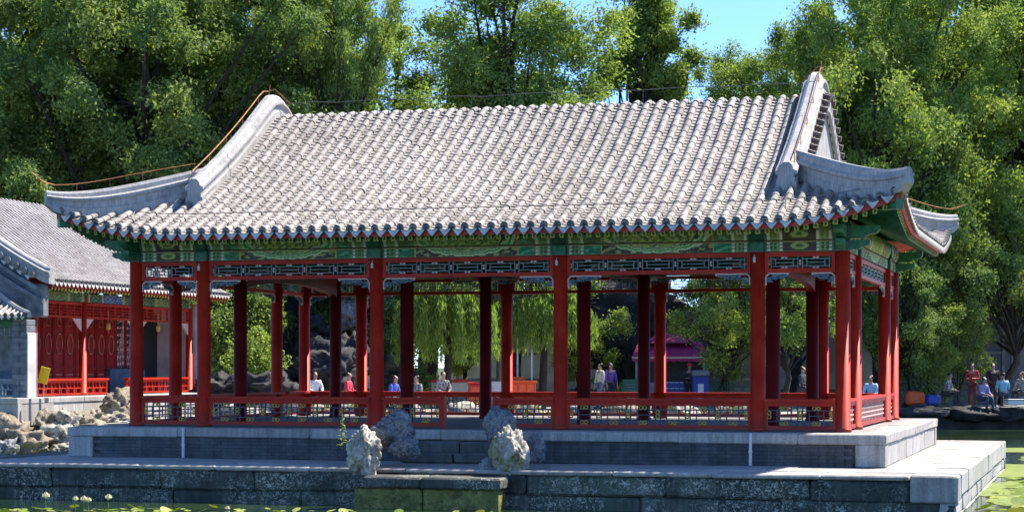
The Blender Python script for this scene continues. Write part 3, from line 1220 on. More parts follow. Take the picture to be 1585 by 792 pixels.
# --- inside: inner beams, inner lattices, ceiling
def inner_beam(p, q, z0, z1, w, m, arch=0.0):
    p, q = Vector((*p, 0)), Vector((*q, 0))
    L = (q - p).length
    b = MB()
    N = 16
    vs = []
    for k in range(N + 1):
        x = L * k / N
        s = 1 - math.sin(PI * k / N) ** 0.6
        lo = z0 - arch * s
        vs += [(x, -w / 2, lo), (x, w / 2, lo), (x, w / 2, z1), (x, -w / 2, z1)]
    fs = []
    for k in range(N):
        o_ = 4 * k
        for j in range(4):
            fs.append((o_ + j, o_ + (j + 1) % 4, o_ + 4 + (j + 1) % 4, o_ + 4 + j)[::-1])
    b.add(vs, fs)
    o = b.build('inner_beam', m, pav, recalc=True)
    o.location = p
    o.rotation_euler = (0, 0, math.atan2(q.y - p.y, q.x - p.x))
for b in BX[1:3]:
    for i in range(1, 4):
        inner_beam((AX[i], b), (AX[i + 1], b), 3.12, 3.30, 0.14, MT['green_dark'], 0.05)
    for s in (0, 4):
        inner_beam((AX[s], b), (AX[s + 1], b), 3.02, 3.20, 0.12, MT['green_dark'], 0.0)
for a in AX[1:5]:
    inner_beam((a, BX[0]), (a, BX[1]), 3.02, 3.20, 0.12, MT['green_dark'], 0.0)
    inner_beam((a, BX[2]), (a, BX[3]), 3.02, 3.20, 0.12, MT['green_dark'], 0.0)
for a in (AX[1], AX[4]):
    inner_beam((a, BX[1]), (a, BX[2]), 2.90, 3.24, 0.16, MT['shaded_red'], 0.22)
for i, (x0, x1) in enumerate(zip(AX[1:4], AX[2:5])):
    for b in BX[1:3]:
        bracket(0.62, False, T4((x0 + 0.14, b, 3.05)))
        bracket(0.62, True, T4((x1 - 0.14, b, 3.05)))
ce = MB()
ce.box(-HA + .08, HA - .08, -HB + .08, HB - .08, 3.76, 3.80)
for k in range(24):
    x = -HA + 0.3 + k * (2 * HA - .6) / 23
    ce.box(x - .03, x + .03, -HB + .09, HB - .09, 3.70, 3.757)
ce.build('ceiling', MT['ceiling'], pav)

# --- lightning conductor on little posts along ridges, wire along the eaves
for sg in (-1, 1):
    for sb in (-1, 1):
        if sg > 0 and sb < 0:
            continue
        cu = MB()
        line = []
        for k in range(16):
            d = -0.30 + 2.30 * k / 15
            a, b = sg * (EA - d), sb * (EB - d)
            z = ZE + F(d) + corner_rise(a, b) + 0.39 + 0.10 * min(1, max(0, d) / 2.0) + 0.17 * math.sin(PI * min(1, max(0, d) / 2.1)) + 0.10 + (0.10 if k == 0 and sb < 0 else 0)
            line.append((a, b, z))
            if k % 3 == 1:
                cu.tube([(a, b, z - 0.14), (a, b, z)], 0.008, 5)
        cu.tube(line, 0.011, 6)
        cu.build('lightning_conductor', MT['copper'], pav)
    cu = MB()
    line = []
    for k in range(15):
        b = -3.75 + 3.75 * k / 14
        z = ZE + F(EB - abs(b)) + 0.50 + 0.10
        line.append((sg * 5.9, b, z))
        if k % 3 == 0:
            cu.tube([(sg * 5.9, b, z - 0.16), (sg * 5.9, b, z)], 0.008, 5)
    line += [(sg * 5.8, 0.1, ZE + RISE + 0.66), (sg * 5.45, 0.1, ZE + RISE + 0.34)]
    cu.tube(line, 0.014, 6)
    cu.tube([(sg * 5.9, 0, ZE + RISE + 0.5), (sg * 5.86, 0, ZE + RISE + 0.74)], 0.012, 5)
    cu.build('lightning_conductor', MT['copper'], pav)
wr = MB()
wr.tube([(-5.45 + 10.9 * k / 20, 0.02, ZE + RISE + 0.33 + 0.02 * math.sin(k * 2.1)) for k in range(21)], 0.008, 5)
for k in range(12):
    x = -5.0 + k * 0.91
    wr.tube([(x, .02, ZE + RISE + .05), (x, .02, ZE + RISE + .33)], 0.006, 4)
pts = []
for k in range(41):
    t = -6.6 + 13.9 * k / 40
    z = side_z('front', t, 0.62) + 0.17
    pts.append((t, -(EB - 0.62), z))
    if k % 3 == 0:
        wr.tube([(t, -(EB - .62), z), (t + .02, -(EB - .45), z - 0.17)], 0.009, 4)
wr.tube(pts, 0.007, 5)
wr.build('eave_wire', MT['wire'], pav)

# ------------------------------------------------------------------ stone platform, steps
plat = thing('stone_platform', 'two-tiered stone platform with algae-stained lower wall standing in the pond under the red pavilion', 'platform', PAV, R(YAW))
UA, UB = 7.70, 5.43              # upper tier half size
LA, LB = 9.05, 7.84              # lower tier half size
ZL = -0.56
ZW = -1.20
core = MB()
core.box(-UA + .25, UA - .25, -UB + .25, UB - .25, ZL - .2, -0.006, 0)
core.build('floor', MT['floor_stone'], plat)
def run(name, mat, x0, x1, lens, make, c=0.02, jit=0.008, gap=0.004):
    """a row of blocks from x0 to x1, with lengths drawn from lens"""
    x = x0
    while x < x1 - 0.05:
        L = random.uniform(*lens)
        if x1 - x - L < lens[0] * 0.6:
            L = x1 - x
        b = MB()
        make(b, x + gap / 2, x + L - gap / 2, c, jit)
        b.build(name, mat, plat)
        x += L
# upper tier: edge slabs
run('edge_slab', MT['stone'], -UA, UA, (1.7, 2.8), lambda b, x, y, c, j: b.cbox(x, y, -UB, -UB + .52, -.175, 0, c, j))
run('edge_slab', MT['stone'], -UA, UA, (1.7, 2.8), lambda b, x, y, c, j: b.cbox(x, y, UB - .52, UB, -.175, 0, c, j))
for s in (-1, 1):
    run('edge_slab', MT['stone'], -UB + .53, UB - .53, (1.5, 2.6), lambda b, x, y, c, j: b.cbox(min(s * UA, s * (UA - .52)), max(s * UA, s * (UA - .52)), x, y, -.175, 0, c, j))
    # corner blocks and side stones
    for sb in (-1, 1):
        b = MB()
        b.cbox(min(s * (UA - .02), s * (UA - .52)), max(s * (UA - .02), s * (UA - .52)), min(sb * (UB - .02), sb * (UB - .5)), max(sb * (UB - .02), sb * (UB - .5)), ZL, -.18, .012, .003)
        b.build('corner_block', MT['stone'], plat)
    run('side_stone', MT['plinth'], -UB + .51, UB - .51, (0.9, 2.2), lambda b, x, y, c, j: b.cbox(min(s * (UA - .035), s * (UA - .3)), max(s * (UA - .035), s * (UA - .3)), x, y, ZL, -.18, .012, j))
# upper tier: recessed brick front, course by course
bm_ = MB()
bm_.cbox(-.145, .145, -.06, .06, -.031, .031, .003)
br_me = bm_.mesh('brick', MT['wall_stone'])
hgt = (0.56 - 0.18) / 6
for cidx in range(6):
    off = 0.145 if cidx % 2 else 0
    x = -UA + .53 + .145 - off
    while x < UA - .52 - .1:
        if x > -UA + .6:
            put('brick', br_me, plat, (x, -UB + .115 + random.uniform(-.003, .003), ZL + hgt * (cidx + .5)), (0, 0, random.uniform(-.01, .01)))
        x += 0.292
back = MB()
back.box(-UA + .5, UA - .5, -UB + .10, -UB + .26, ZL, -.178)
back.box(-UA + .5, UA - .5, UB - .3, UB - .05, ZL, -.178)
back.build('mortar_bed', MT['wall_stone'], plat)
# lower tier: edge stones, paving, wall courses
core2 = MB()
core2.box(-LA + .15, LA - .15, -LB + .15, LB - .15, ZW - .6, ZL - .2)
core2.build('rubble_core', MT['floor_stone'], plat)
run('coping_stone', MT['algae'], -LA + .75, LA - .75, (1.2, 2.4), lambda b, x, y, c, j: b.cbox(x, y, -LB, -LB + .30, ZL - .42, ZL - .085, .04, .025))
run('paving_slab', MT['stone'], -LA + .75, LA - .75, (1.2, 2.4), lambda b, x, y, c, j: b.cbox(x, y, -LB - .012, -LB + 1.0, ZL - .083, ZL - random.uniform(0, .012), .02, .006))
run('paving_slab', MT['stone'], -LA + .02, LA - .02, (0.8, 1.6), lambda b, x, y, c, j: b.cbox(x, y, -LB + 1.006, -UB + .2, ZL - .12, ZL - random.uniform(.0, .01), .012, .003))
run('wall_stone', MT['algae'], -LA + .03, LA - .03, (1.5, 3.0), lambda b, x, y, c, j: b.cbox(x, y, -LB + random.uniform(.02, .05), -LB + .3, ZW - .35, ZL - .425, .03, .015))
run('coping_stone', MT['stone'], -LA, LA, (1.5, 2.6), lambda b, x, y, c, j: b.cbox(x, y, LB - .8, LB, ZL - .4, ZL, c, j))
run('wall_stone', MT['algae'], -LA, LA, (2, 3.0), lambda b, x, y, c, j: b.cbox(x, y, LB - .3, LB - .03, ZW - .3, ZL - .405, c, j))
for s in (-1, 1):
    b = MB()
    b.cbox(min(s * LA, s * (LA - .74)), max(s * LA, s * (LA - .74)), -LB - .008, -LB + .72, ZL - .42, ZL, .025, .008)
    b.build('corner_block', MT['algae'] if s < 0 else MT['stone'], plat)
    mat = MT['plinth'] if s > 0 else MT['algae']
    run('coping_stone', mat, -LB + .725, LB - .8, (1.2, 2.4), lambda b, x, y, c, j: b.cbox(min(s * LA, s * (LA - .74)), max(s * LA, s * (LA - .74)), x, y, ZL - .36, ZL, .025, .012))
    run('wall_stone', mat, -LB + .02, LB - .3, (1.2, 2.4), lambda b, x, y, c, j: b.cbox(min(s * (LA - .03), s * (LA - .3)), max(s * (LA - .03), s * (LA - .3)), x, y, ZL - .62, ZL - .425 if x < -LB + .8 else ZL - .365, .03, .015))
    run('wall_stone', mat, -LB + .02, LB - .3, (1.2, 2.4), lambda b, x, y, c, j: b.cbox(min(s * (LA - .0), s * (LA - .3)), max(s * (LA - .0), s * (LA - .3)), x, y, ZW - .35, ZL - .625, .03, .015))
    run('paving_slab', MT['stone'], -UB + .2, LB - .8, (1.0, 2.0), lambda b, x, y, c, j: b.cbox(min(s * (LA - .745), s * (UA - .25)), max(s * (LA - .745), s * (UA - .25)), x, y, ZL - .12, ZL - random.uniform(0, .008), .012, .003))
# steps up to the opening between the benches
for zt, y0, y1, x0, x1 in ((-.19, -UB - .34, -UB - .004, -.62, 1.22), (-.375, -UB - .70, -UB - .345, -.75, 1.36)):
    for k in range(2):
        xm = x0 + (x1 - x0) * (0.47 if k == 0 else 0.47)
        b = MB()
        b.cbox(x0 if k == 0 else xm + .005, xm - .005 if k == 0 else x1, y0, y1, ZL, zt, .03, .014)
        b.build('step', MT['step_stone'], plat)
for x0, x1 in ((-.80, .446), (.449, 1.80)):
    b = MB()
    b.cbox(x0, x1, -LB - .62, -LB - .016, ZL - .30, ZL - .11, .03, .014)
    b.build('landing_slab', MT['algae'], plat)
    b = MB()
    b.cbox(x0 + (.05 if x0 < 0 else .003), x1 - (.05 if x1 > 1 else .003), -LB - .54, -LB - .017, ZW - .3, ZL - .303, .03, .014)
    b.build('landing_block', MT['moss'], plat)
# drain pipes down the brick front
for x in (-5.26, 5.40):
    b = MB()
    b.tube([(x, -UB - .035, .0), (x, -UB - .035, ZL + .01)], 0.028, 10)
    b.tube([(x, -UB - .035, -.30), (x, -UB - .035, -.33)], 0.036, 10)
    b.build('drain_pipe', MT['pipe'], plat)

# ------------------------------------------------------------------ ground, pond
GZ = -0.42
shore = [(-60, 48), (-22, 52.0), (-14.6, 53.2), (-12.0, 54.0), (-10.0, 56.5), (-9.0, 60), (-7.0, 62.0), (-3.0, 62.6), (2.0, 62.4), (7.0, 63.5), (10.0, 68),
         (12.5, 74.0), (17, 75.6), (24, 76.2), (40, 75), (60, 60), (60, 7), (-60, 7)]
bm = bmesh.new()
inner_v = [bm.verts.new((x, y, GZ)) for x, y in shore]
outer_v = [bm.verts.new((x, y, GZ)) for x, y in [(-1500, -800), (1500, -800), (1500, 2500), (-1500, 2500)]]
es = [bm.edges.new((inner_v[k], inner_v[(k + 1) % len(inner_v)])) for k in range(len(inner_v))]
es += [bm.edges.new((outer_v[k], outer_v[(k + 1) % 4])) for k in range(4)]
bmesh.ops.triangle_fill(bm, use_beauty=True, use_dissolve=False, edges=es)
lowv = [bm.verts.new((x, y, -2.4)) for x, y in shore]
for k in range(len(shore)):
    k2 = (k + 1) % len(shore)
    bm.faces.new((inner_v[k], inner_v[k2], lowv[k2], lowv[k]))
bmesh.ops.recalc_face_normals(bm, faces=bm.faces)
me = bpy.data.meshes.new('ground')
bm.to_mesh(me)
bm.free()
for p in me.polygons:
    if p.normal.z < -0.5:
        p.flip()
    if abs(p.normal.z) < 0.5:
        p.material_index = 1
def _ground(nt, s):
    v = coords(nt)
    f = tex_noise(nt, v, 0.7, 6, 0.65)
    c = ramp(nt, f, [(0.3, (0.20, 0.185, 0.16)), (0.5, (0.32, 0.30, 0.27)), (0.75, (0.42, 0.40, 0.37))])
    sp = nt.nodes.new('ShaderNodeSeparateXYZ')
    nt.links.new(v, sp.inputs[0])
    far = math_n(nt, 'MAXIMUM', math_n(nt, 'LESS_THAN', sp.outputs[1], 8.0), math_n(nt, 'GREATER_THAN', sp.outputs[1], 100.0))
    c = mix(nt, far, c, ramp(nt, f, [(0.3, (0.03, 0.05, 0.02)), (0.7, (0.06, 0.09, 0.03))]))
    nt.links.new(c, s.inputs['Base Color'])
    s.inputs['Roughness'].default_value = 0.9
    bump(nt, s, tex_noise(nt, v, 9, 5, 0.7), 0.5, 0.03)
me.materials.append(M('trodden_pale_ground', _ground))
me.materials.append(MT['shaded_bank'])
gr = put('ground', me)
gr['kind'] = 'structure'
def _water(nt, s):
    v = coords(nt)
    f = tex_noise(nt, v, 0.35, 4, 0.6)
    c = ramp(nt, f, [(0.4, (0.012, 0.028, 0.018)), (0.62, (0.035, 0.06, 0.018))])
    nt.links.new(c, s.inputs['Base Color'])
    s.inputs['Roughness'].default_value = 0.06
    s.inputs['IOR'].default_value = 1.33
    bump(nt, s, tex_noise(nt, coords(nt, True, (1, 2.2, 1)), 2.6, 3, 0.5), 0.10, 0.05)
w = MB()
w.grid(8, 8, lambda u, v: (-62 + 124 * u, 5 + 74 * v, ZW))
o = w.build('pond_water', M('dark_pond_water', _water))
o['kind'] = 'structure'
bed = MB()
bed.grid(1, 1, lambda u, v: (-62 + 124 * u, 5 + 74 * v, -2.35))
o = bed.build('pond_bed', plain('pond_mud', (0.03, 0.035, 0.02), 0.9))
o['kind'] = 'structure'

# ------------------------------------------------------------------ rocks
def rock_mesh(name, seed, size, mat, rough=0.28, holes=0.5, sub=4, flat=1.0):
    bm = bmesh.new()
    bmesh.ops.create_icosphere(bm, subdivisions=sub, radius=1.0)
    off = Vector((seed * 3.71, seed * 1.37, seed * 7.77))
    for v in bm.verts:
        p = v.co.copy()
        n = p.normalized()
        q = p * 1.1 + off
        d = 0.55 * noise.fractal(q, 0.9, 2.1, 3) * rough * 2.4
        r = noise.fractal(q * 2.6 + off, 0.8, 2.2, 4) * rough * 0.9
        if sub >= 5:
            vd5 = noise.voronoi(q * 2.9 + Vector((noise.noise(q * 2), noise.noise(q * 2 + off), 0)) * .4)[0]
            vd6 = noise.voronoi(q * 5.5)[0]
            r = r * .55 - max(0, .34 - vd5[0]) * holes * .95 - max(0, .28 - vd6[0]) * holes * .35
        vd = noise.voronoi(q * 1.7)[0]
        hole = max(0, 0.30 - vd[0]) * holes * 1.7
        crease = max(0, 0.16 - (vd[1] - vd[0])) * -holes * 0.9
        k = 1 + d + r - hole + crease
        v.co = Vector((n.x * k * size[0], n.y * k * size[1], n.z * k * size[2]))
        if flat < 1 and v.co.z < -size[2] * flat:
            v.co.z = -size[2] * flat
    me = bpy.data.meshes.new(name)
    bm.to_mesh(me)
    bm.free()
    me.materials.append(mat)
    me.polygons.foreach_set('use_smooth', [True] * len(me.polygons))
    return me
def rock(px, py, Z, w, h, seed, label, mat='rock', dep=None, group=None, rough=0.28, holes=0.5, sub=4, rotz=0.0):
    """px, py: photograph pixel of the rock's centre; w, h full size in metres"""
    c = P(px, py, Z)
    me = rock_mesh('rock', seed, (w / 2, (dep or w) / 2, h / 2), MT[mat], rough, holes, sub)
    o = put('rock', me, None, c, (0, 0, rotz))
    return tag(o, label, 'rock', group)
G1 = 'garden rocks beside the platform steps'
rock(564, 702, 33.55, .50, .84, 1, 'tall mossy pale rock at the near left corner of the steps', group=G1, holes=.8, sub=5, mat='rock_cream')
rock(612, 668, 34.75, .68, .62, 2, 'round blue-grey pitted rock beside the bench end above the steps', 'rock_grey', group=G1, holes=1.0, sub=5)
rock(628, 694, 34.4, .52, .34, 3, 'low blue-grey rock at the foot of the round pitted rock', 'rock_grey', group=G1, holes=.9, sub=5)
rock(775, 662, 34.5, .58, .66, 4, 'grey folded rock at the far right side of the steps', 'rock_grey', group=G1, holes=1.0, sub=5)
rock(791, 702, 33.4, .58, .92, 5, 'tall white rock with yellow lichen at the near right corner of the steps', group=G1, holes=.9, sub=5, mat='rock_cream')
rock(828, 696, 33.9, .34, .52, 6, 'small upright blue-grey rock behind the tall white rock', 'rock_grey', group=G1, holes=1.0, sub=5)
rock(762, 724, 33.7, .42, .34, 8, 'dark low rock on the lowest step beside the tall white rock', 'rock_grey', group=G1, holes=.6)
rock(586, 676, 34.5, .40, .38, 9, 'brown-grey rock between the mossy rock and the round pitted rock', 'rock_brown', group=G1, sub=5)
G2 = 'rocks along the bank before the plinth'
bank = [(18, 676, 53.6, 1.0, .75, 'dark overhanging rock at the left edge of the bank', 'rock_brown'), (45, 690, 53.2, .9, .6, 'pale ridged rock low beside the water at the left of the bank', 'rock_brown'),
        (71, 660, 54.2, .56, .60, 'rounded dark brown rock standing before the plinth pipes', 'rock_brown'), (86, 681, 53.8, .85, .55, 'layered pale tan rock by the waterline', 'rock'),
        (100, 662, 54.4, .62, .62, 'pale rough rock behind the layered tan rock', 'rock'), (108, 692, 53.6, .75, .40, 'small flat grey rock at the waterline', 'rock_brown'),
        (122, 655, 55.0, .62, .52, 'rusty orange rock before the plinth wall', 'rock_brown'), (143, 652, 55.6, .55, .36, 'small orange-brown stone beside the rusty rock', 'rock_brown'),
        (56, 695, 52.9, .45, .30, 'smooth white stone at the water edge', 'rock'), (12, 700, 52.6, .7, .5, 'dark wet rock at the left frame edge by the water', 'rock_grey'),
        (185, 634, 57.6, .85, .75, 'brown wedge-shaped rock leaning on the end of the plinth', 'rock_brown'), (182, 652, 56.6, .8, .35, 'flat pale rock lying below the wedge-shaped rock', 'rock'),
        (89, 697, 53.0, .36, .22, 'little white stone on the green waterline', 'rock'), (150, 668, 55.2, .9, .35, 'long low pale rock behind the platform corner', 'rock')]
for k, (px, py, Z, w_, h_, lb, mt) in enumerate(bank):
    rock(px, py, Z, w_ * 1.3, h_ * 1.3, 20 + k, lb, mt, group=G2, holes=.55, rough=.46, sub=4)
G3 = 'rockery stones behind the pavilion'
back_r = [(352, 604, 66, 1.8, 1.1, 'blue-grey boulder under the bright bush behind the left columns'), (395, 604, 65, 1.6, 1.0, 'low boulder beside the bright bush behind the pavilion'),
          (425, 600, 68, 1.6, 1.0, 'rounded boulder right of the bright bush'), (455, 530, 76, 1.4, 4.2, 'tall smooth teal-grey standing rock seen left of the rockery'),
          (490, 508, 74, 1.0, .9, 'pale-topped rockery block left of the white peak'), (490, 562, 72, 1.6, 1.5, 'dark rockery base block behind the white-shirted sitter'),
          (540, 488, 74, 1.1, 1.3, 'white pitted peak of the rockery'), (545, 550, 72, 1.3, 1.5, 'grey rockery face below the white peak'),
          (510, 570, 71, 2.0, 1.6, 'low dark rockery stone between the two sitters'), (603, 580, 74, 1.6, 1.3, 'big dark rockery mass right of the white peak'),
          (625, 590, 75, 1.3, .9, 'dark low rockery stone behind the willow edge'), (945, 500, 84, 4.6, 3.6, 'blue-grey rockery hill behind the magenta kiosk'),
          (915, 470, 86, 3.2, 2.4, 'upper left block of the rockery hill by the kiosk'), (985, 470, 87, 3.0, 2.2, 'upper right block of the rockery hill by the kiosk'),
          (965, 535, 82, 1.6, 2.4, 'smooth pale blue stone left of the green board')]
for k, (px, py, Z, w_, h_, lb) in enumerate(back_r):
    rock(px, py, Z, w_, h_, 50 + k, lb, 'rock_shaded' if k not in (6, 12) else 'rock_grey', group=G3, holes=.8, rough=.4, sub=4)
G4 = 'stones edging the far bank'
names4 = ['pale flat', 'brown round', 'grey angular', 'white small', 'tan low', 'dark wet', 'buff broad', 'mossy grey']
k = 0
edge4 = [(-8.3, 61.2, .9), (-6.4, 62.1, 1.3), (-4.9, 62.4, .8), (-3.2, 62.5, 1.2), (-1.6, 62.5, .9), (.2, 62.4, 1.3), (1.9, 62.4, .8), (3.6, 62.7, 1.2), (5.2, 63.0, 1.0), (7.0, 63.5, 1.2)]
where4 = ['under the left inner columns', 'left of the bright bush', 'below the tall standing rock', 'below the white-shirted sitter', 'below the pink-jacket sitter', 'below the willow', 'below the orange booth',
          'below the two strollers', 'below the green board', 'below the magenta kiosk']
for (x, y, s), wh in zip(edge4, where4):
    me = rock_mesh('rock', 80 + k, (s * .62, .5, .42), MT[('rock', 'rock_brown')[k % 2]], .4, .35, 3)
    tag(put('rock', me, None, (x, y, GZ + .02)), '%s bank stone seen through the seat lattice %s' % (names4[k % 8], wh), 'rock', G4)
    k += 1
edge5 = [(11.9, 73.6, 1.3), (13.4, 74.6, 1.5), (15.2, 75.2, 1.7), (17.2, 75.6, 1.6), (18.8, 75.8, 1.5), (20.6, 75.9, 1.7), (22.4, 76, 1.4)]
lab5 = ['dark bank rock beside the right columns under the trees', 'low dark bank rock below the orange bag', 'dark flat bank rock below the patterned sitter', 'broad dark bank rock under the dangling legs',
        'dark bank rock below the standing woman in black', 'dark bank rock below the light-blue sitter', 'dark bank rock at the right edge of the bank']
for (x, y, s), lb in zip(edge5, lab5):
    me = rock_mesh('rock', 95 + k, (s * .62, .6, .28), MT['rock_shaded'], .4, .35, 3)
    tag(put('rock', me, None, (x, y - .1, GZ - .22)), lb, 'rock', G4)
    k += 1

# ------------------------------------------------------------------ trees
def unit(v):
    return v / np.maximum(1e-9, np.linalg.norm(v, axis=1, keepdims=True))
def leaf_quads(C, D, N, ln, wd):
    """rhombic leaves: centres C, long directions D, normals N"""
    D = unit(D)
    S = unit(np.cross(N, D))
    ln = ln[:, None]
    wd = wd[:, None]
    up = unit(np.cross(D, S))
    V = np.stack([C - D * ln * .5, C + S * wd * .5 + up * wd * .12, C + D * ln * .5, C - S * wd * .5 + up * wd * .12], 1).reshape(-1, 3)
    Fq = np.arange(len(V)).reshape(-1, 4)
    return V, Fq
def make_tree(seed, H, RX, base, nclump, nleaf, ln, wd, mat, droop=0.3, shape=1.0, lean=0.0, clump_r=(0.7, 1.4)):
    g = np.random.default_rng(seed)
    rd = random.Random(seed)
    tr = MB()
    # trunk
    pts, rs = [], []
    x = y = 0.0
    th = H * 0.60
    for k in range(9):
        f = k / 8
        pts.append((x, y, th * f - 0.3))
        rs.append(max(.05, H * 0.017 * (1.25 - f) + .01) + (.10 if k == 0 else 0))
        x += rd.uniform(-.28, .28) + lean * .25
        y += rd.uniform(-.25, .25)
    tr.tube(pts, rs, 9)
    # clump centres in the crown volume
    cz, hz = (H + base) / 2, (H - base) / 2
    cs = []
    while len(cs) < nclump:
        p = g.normal(size=3)
        p /= np.linalg.norm(p)
        r = g.random() ** 0.42
        q = p * r
        # lumpy outline
        lump = 1 + 0.22 * math.sin(3 * math.atan2(p[1], p[0]) + seed) + 0.18 * math.sin(5 * p[2] + 2 * seed + 2 * math.atan2(p[1], p[0]))
        zz = q[2]
        wz = (1 - 0.35 * shape * max(0, zz)) * (1 - 0.25 * max(0, -zz))
        cs.append((q[0] * RX * lump * wz + lean * (zz + 1), q[1] * RX * lump * wz * 0.9, cz + zz * hz * (0.92 + .1 * lump)))
    cs = np.array(cs)
    # limbs to some of the clumps
    order = rd.sample(range(nclump), min(nclump, 34))
    for j, ci in enumerate(order):
        c = Vector(cs[ci])
        zf = max(0.16 if H > 12 else 0.42, min(.95, (c.z - H * .22) / th * rd.uniform(.55, .85)))
        k = zf * 8
        i0 = min(7, int(k))
        a = Vector(pts[i0]).lerp(Vector(pts[i0 + 1]), k - i0)
        mid = a.lerp(c, .5) + Vector((rd.uniform(-.5, .5), rd.uniform(-.5, .5), rd.uniform(.1, .8)))
        q1 = a.lerp(mid, .5) + Vector((rd.uniform(-.2, .2), rd.uniform(-.2, .2), rd.uniform(-.1, .2)))
        r0 = max(.05, H * .0075 * rd.uniform(.6, 1.2))
        tr.tube([a, q1, mid, mid.lerp(c, .6) + Vector((0, 0, rd.uniform(-.1, .3))), c], [r0, r0 * .8, r0 * .55, r0 * .35, .015], 6)
        for t2 in range(2):
            e = mid + Vector((rd.uniform(-1.2, 1.2), rd.uniform(-1.2, 1.2), rd.uniform(0, 1.2)))
            tr.tube([mid, mid.lerp(e, .5) + Vector((0, 0, .15)), e], [r0 * .4, r0 * .25, .01], 5)
    trunk = tr.mesh('trunk', MT['bark'], smooth=True)
    # leaves on twigs inside each clump
    per = nleaf // nclump
    C, D, N, T = [], [], [], []
    for c in cs:
        cr = g.uniform(*clump_r)
        ntw = max(6, per // 22)
        dirs = unit(g.normal(size=(ntw, 3)) + np.array([0, 0, .25]))
        tip = dirs * (cr * g.uniform(.45, 1.0, size=(ntw, 1)))
        tip[:, 2] *= .75
        tip[:, 2] -= droop * cr * g.uniform(0, 1, size=ntw) * np.linalg.norm(tip[:, :2], axis=1) / cr
        w_ = g.integers(0, ntw, per)
        f = g.random(per) ** .6
        pos = c + tip[w_] * f[:, None] + g.normal(size=(per, 3)) * (.10 + .10 * cr * .5)
        d = tip[w_] * .35 + g.normal(size=(per, 3)) * cr * .6
        d[:, 2] -= droop * cr * .4
        outw = unit((pos - np.array([lean, 0, cz])) * np.array([1.0, 1.0, .8]))
        loc_ = unit(pos - c)
        n = g.normal(size=(per, 3)) * .55 + outw * .8 + loc_ * .5 + np.array([0, 0, .7])
        C.append(pos)
        D.append(d)
        N.append(n)
        T.append(np.clip(g.normal(.45 + g.uniform(-.16, .16), .17, per), 0, 1))
    C, D, N, T = map(np.concatenate, (C, D, N, T))
    k = len(C)
    V, Fq = leaf_quads(C, D, N, ln * g.uniform(.6, 1.3, k), wd * g.uniform(.6, 1.3, k))
    crown = np_mesh('crown', V, Fq, MT[mat], np.repeat(T, 4))
    return trunk, crown
GT = 'trees around the pond'
tree_kinds = {}
def tree_kind(key, *a, **k):
    tree_kinds[key] = make_tree(*a, **k)
tree_kind('dark', 3, 21.0, 6.6, 2.6, 150, 120000, .19, .10, 'leaf_dark', .10, clump_r=(.9, 1.7))
tree_kind('mid', 8, 21.0, 6.4, 2.4, 150, 120000, .18, .095, 'leaf_mid', .14, clump_r=(.9, 1.7))
tree_kind('round', 21, 19.0, 4.2, 3.4, 130, 100000, .17, .085, 'leaf_mid', .22, .5, clump_r=(.9, 1.6))
tree_kind('light', 33, 19.0, 6.4, 2.0, 150, 120000, .18, .095, 'leaf_light', .12, clump_r=(.9, 1.6))
tree_kind('open', 45, 18.0, 4.6, 10.0, 80, 50000, .18, .09, 'leaf_mid', .12, clump_r=(.7, 1.3))
tree_kind('airy', 91, 18.0, 2.7, 11.8, 46, 42000, .18, .09, 'leaf_light', .12, .4, clump_r=(.6, 1.0))
tree_kind('small', 57, 7.5, 3.0, 1.2, 46, 26000, .16, .07, 'leaf_light', .35, clump_r=(.45, .9))
tree_kind('small_dark', 64, 8.5, 3.4, 2.3, 50, 28000, .17, .075, 'leaf_dark', .35, clump_r=(.5, .95))
def tree(key, px, Z, label, s=1.0, rot=0.0, sz=None, mat=None, name='tree'):
    x = (px - 792.5) / FPX * Z
    t = thing(name, label, 'tree', (x, Z, GZ), rot, GT, (s, s, sz or s))
    trunk, crown = tree_kinds[key]
    put('trunk', trunk, t)
    c = put('crown', crown, t)
    if mat:
        c.material_slots[0].link = 'OBJECT'
        c.material_slots[0].material = MT[mat]
    return t
tree('dark', -40, 78, 'tall dark tree cut by the left edge of the frame', 1.0, 0.3)
tree('mid', 105, 84, 'tall tree with olive-green top behind the left roof', 1.05, 1.2)
tree('dark', 215, 76, 'dense dark tree standing just left of the roof hip', 0.96, 2.4)
tree('dark', 345, 82, 'dark tree with a forked top behind the left verge of the roof', 1.05, 4.0, mat='leaf_mid')
tree('mid', 440, 80, 'tall green tree behind the left end of the ridge', 0.78, 2.9, 1.05)
tree('open', 528, 77, 'tree with black forked limbs showing before its leaves above the ridge', .62, 0.8, 1.05)
tree('round', 662, 92, 'lower tree under the narrow sky gap left of the wide drooping tree', 1.35, 5.2, 0.97)
tree('mid', 1125, 95, 'lower tree under the wide sky gap right of the airy tree', 0.66, 3.2, 0.80)
tree('round', 800, 80, 'wide drooping tree behind the middle of the ridge', 1.08, 0.2, 1.08)
tree('airy', 1015, 86, 'airy tree with sky showing around its trunk right of the wide drooping tree', 1.0, 3.9, 1.0)
tree('light', 1232, 86, 'rounded grey-green tree right of the sky gap', 0.62, 1.0, 0.88, mat='leaf_mid')
tree('light', 1365, 82, 'bright yellow-green tree behind the right verge', 0.88, 2.2, 1.06)
tree('light', 1455, 87, 'tall bright tree behind the right hip of the roof', 1.05, 4.4)
tree('mid', 1590, 88, 'tall tree cut by the right edge of the frame', 1.05, 0.9, mat='leaf_light')
tree('small_dark', 1445, 79, 'low dark tree hanging over the sitters on the right bank', 0.92, 1.9)
tree('small_dark', 1552, 82.6, 'low dark tree with pale twigs at the right frame edge', 1.1, 3.3, 1.08)
tree('small_dark', 1500, 87.5, 'leafy low tree filling the gap between the two low dark trees', 0.95, 5.0, 1.2, mat='leaf_mid')
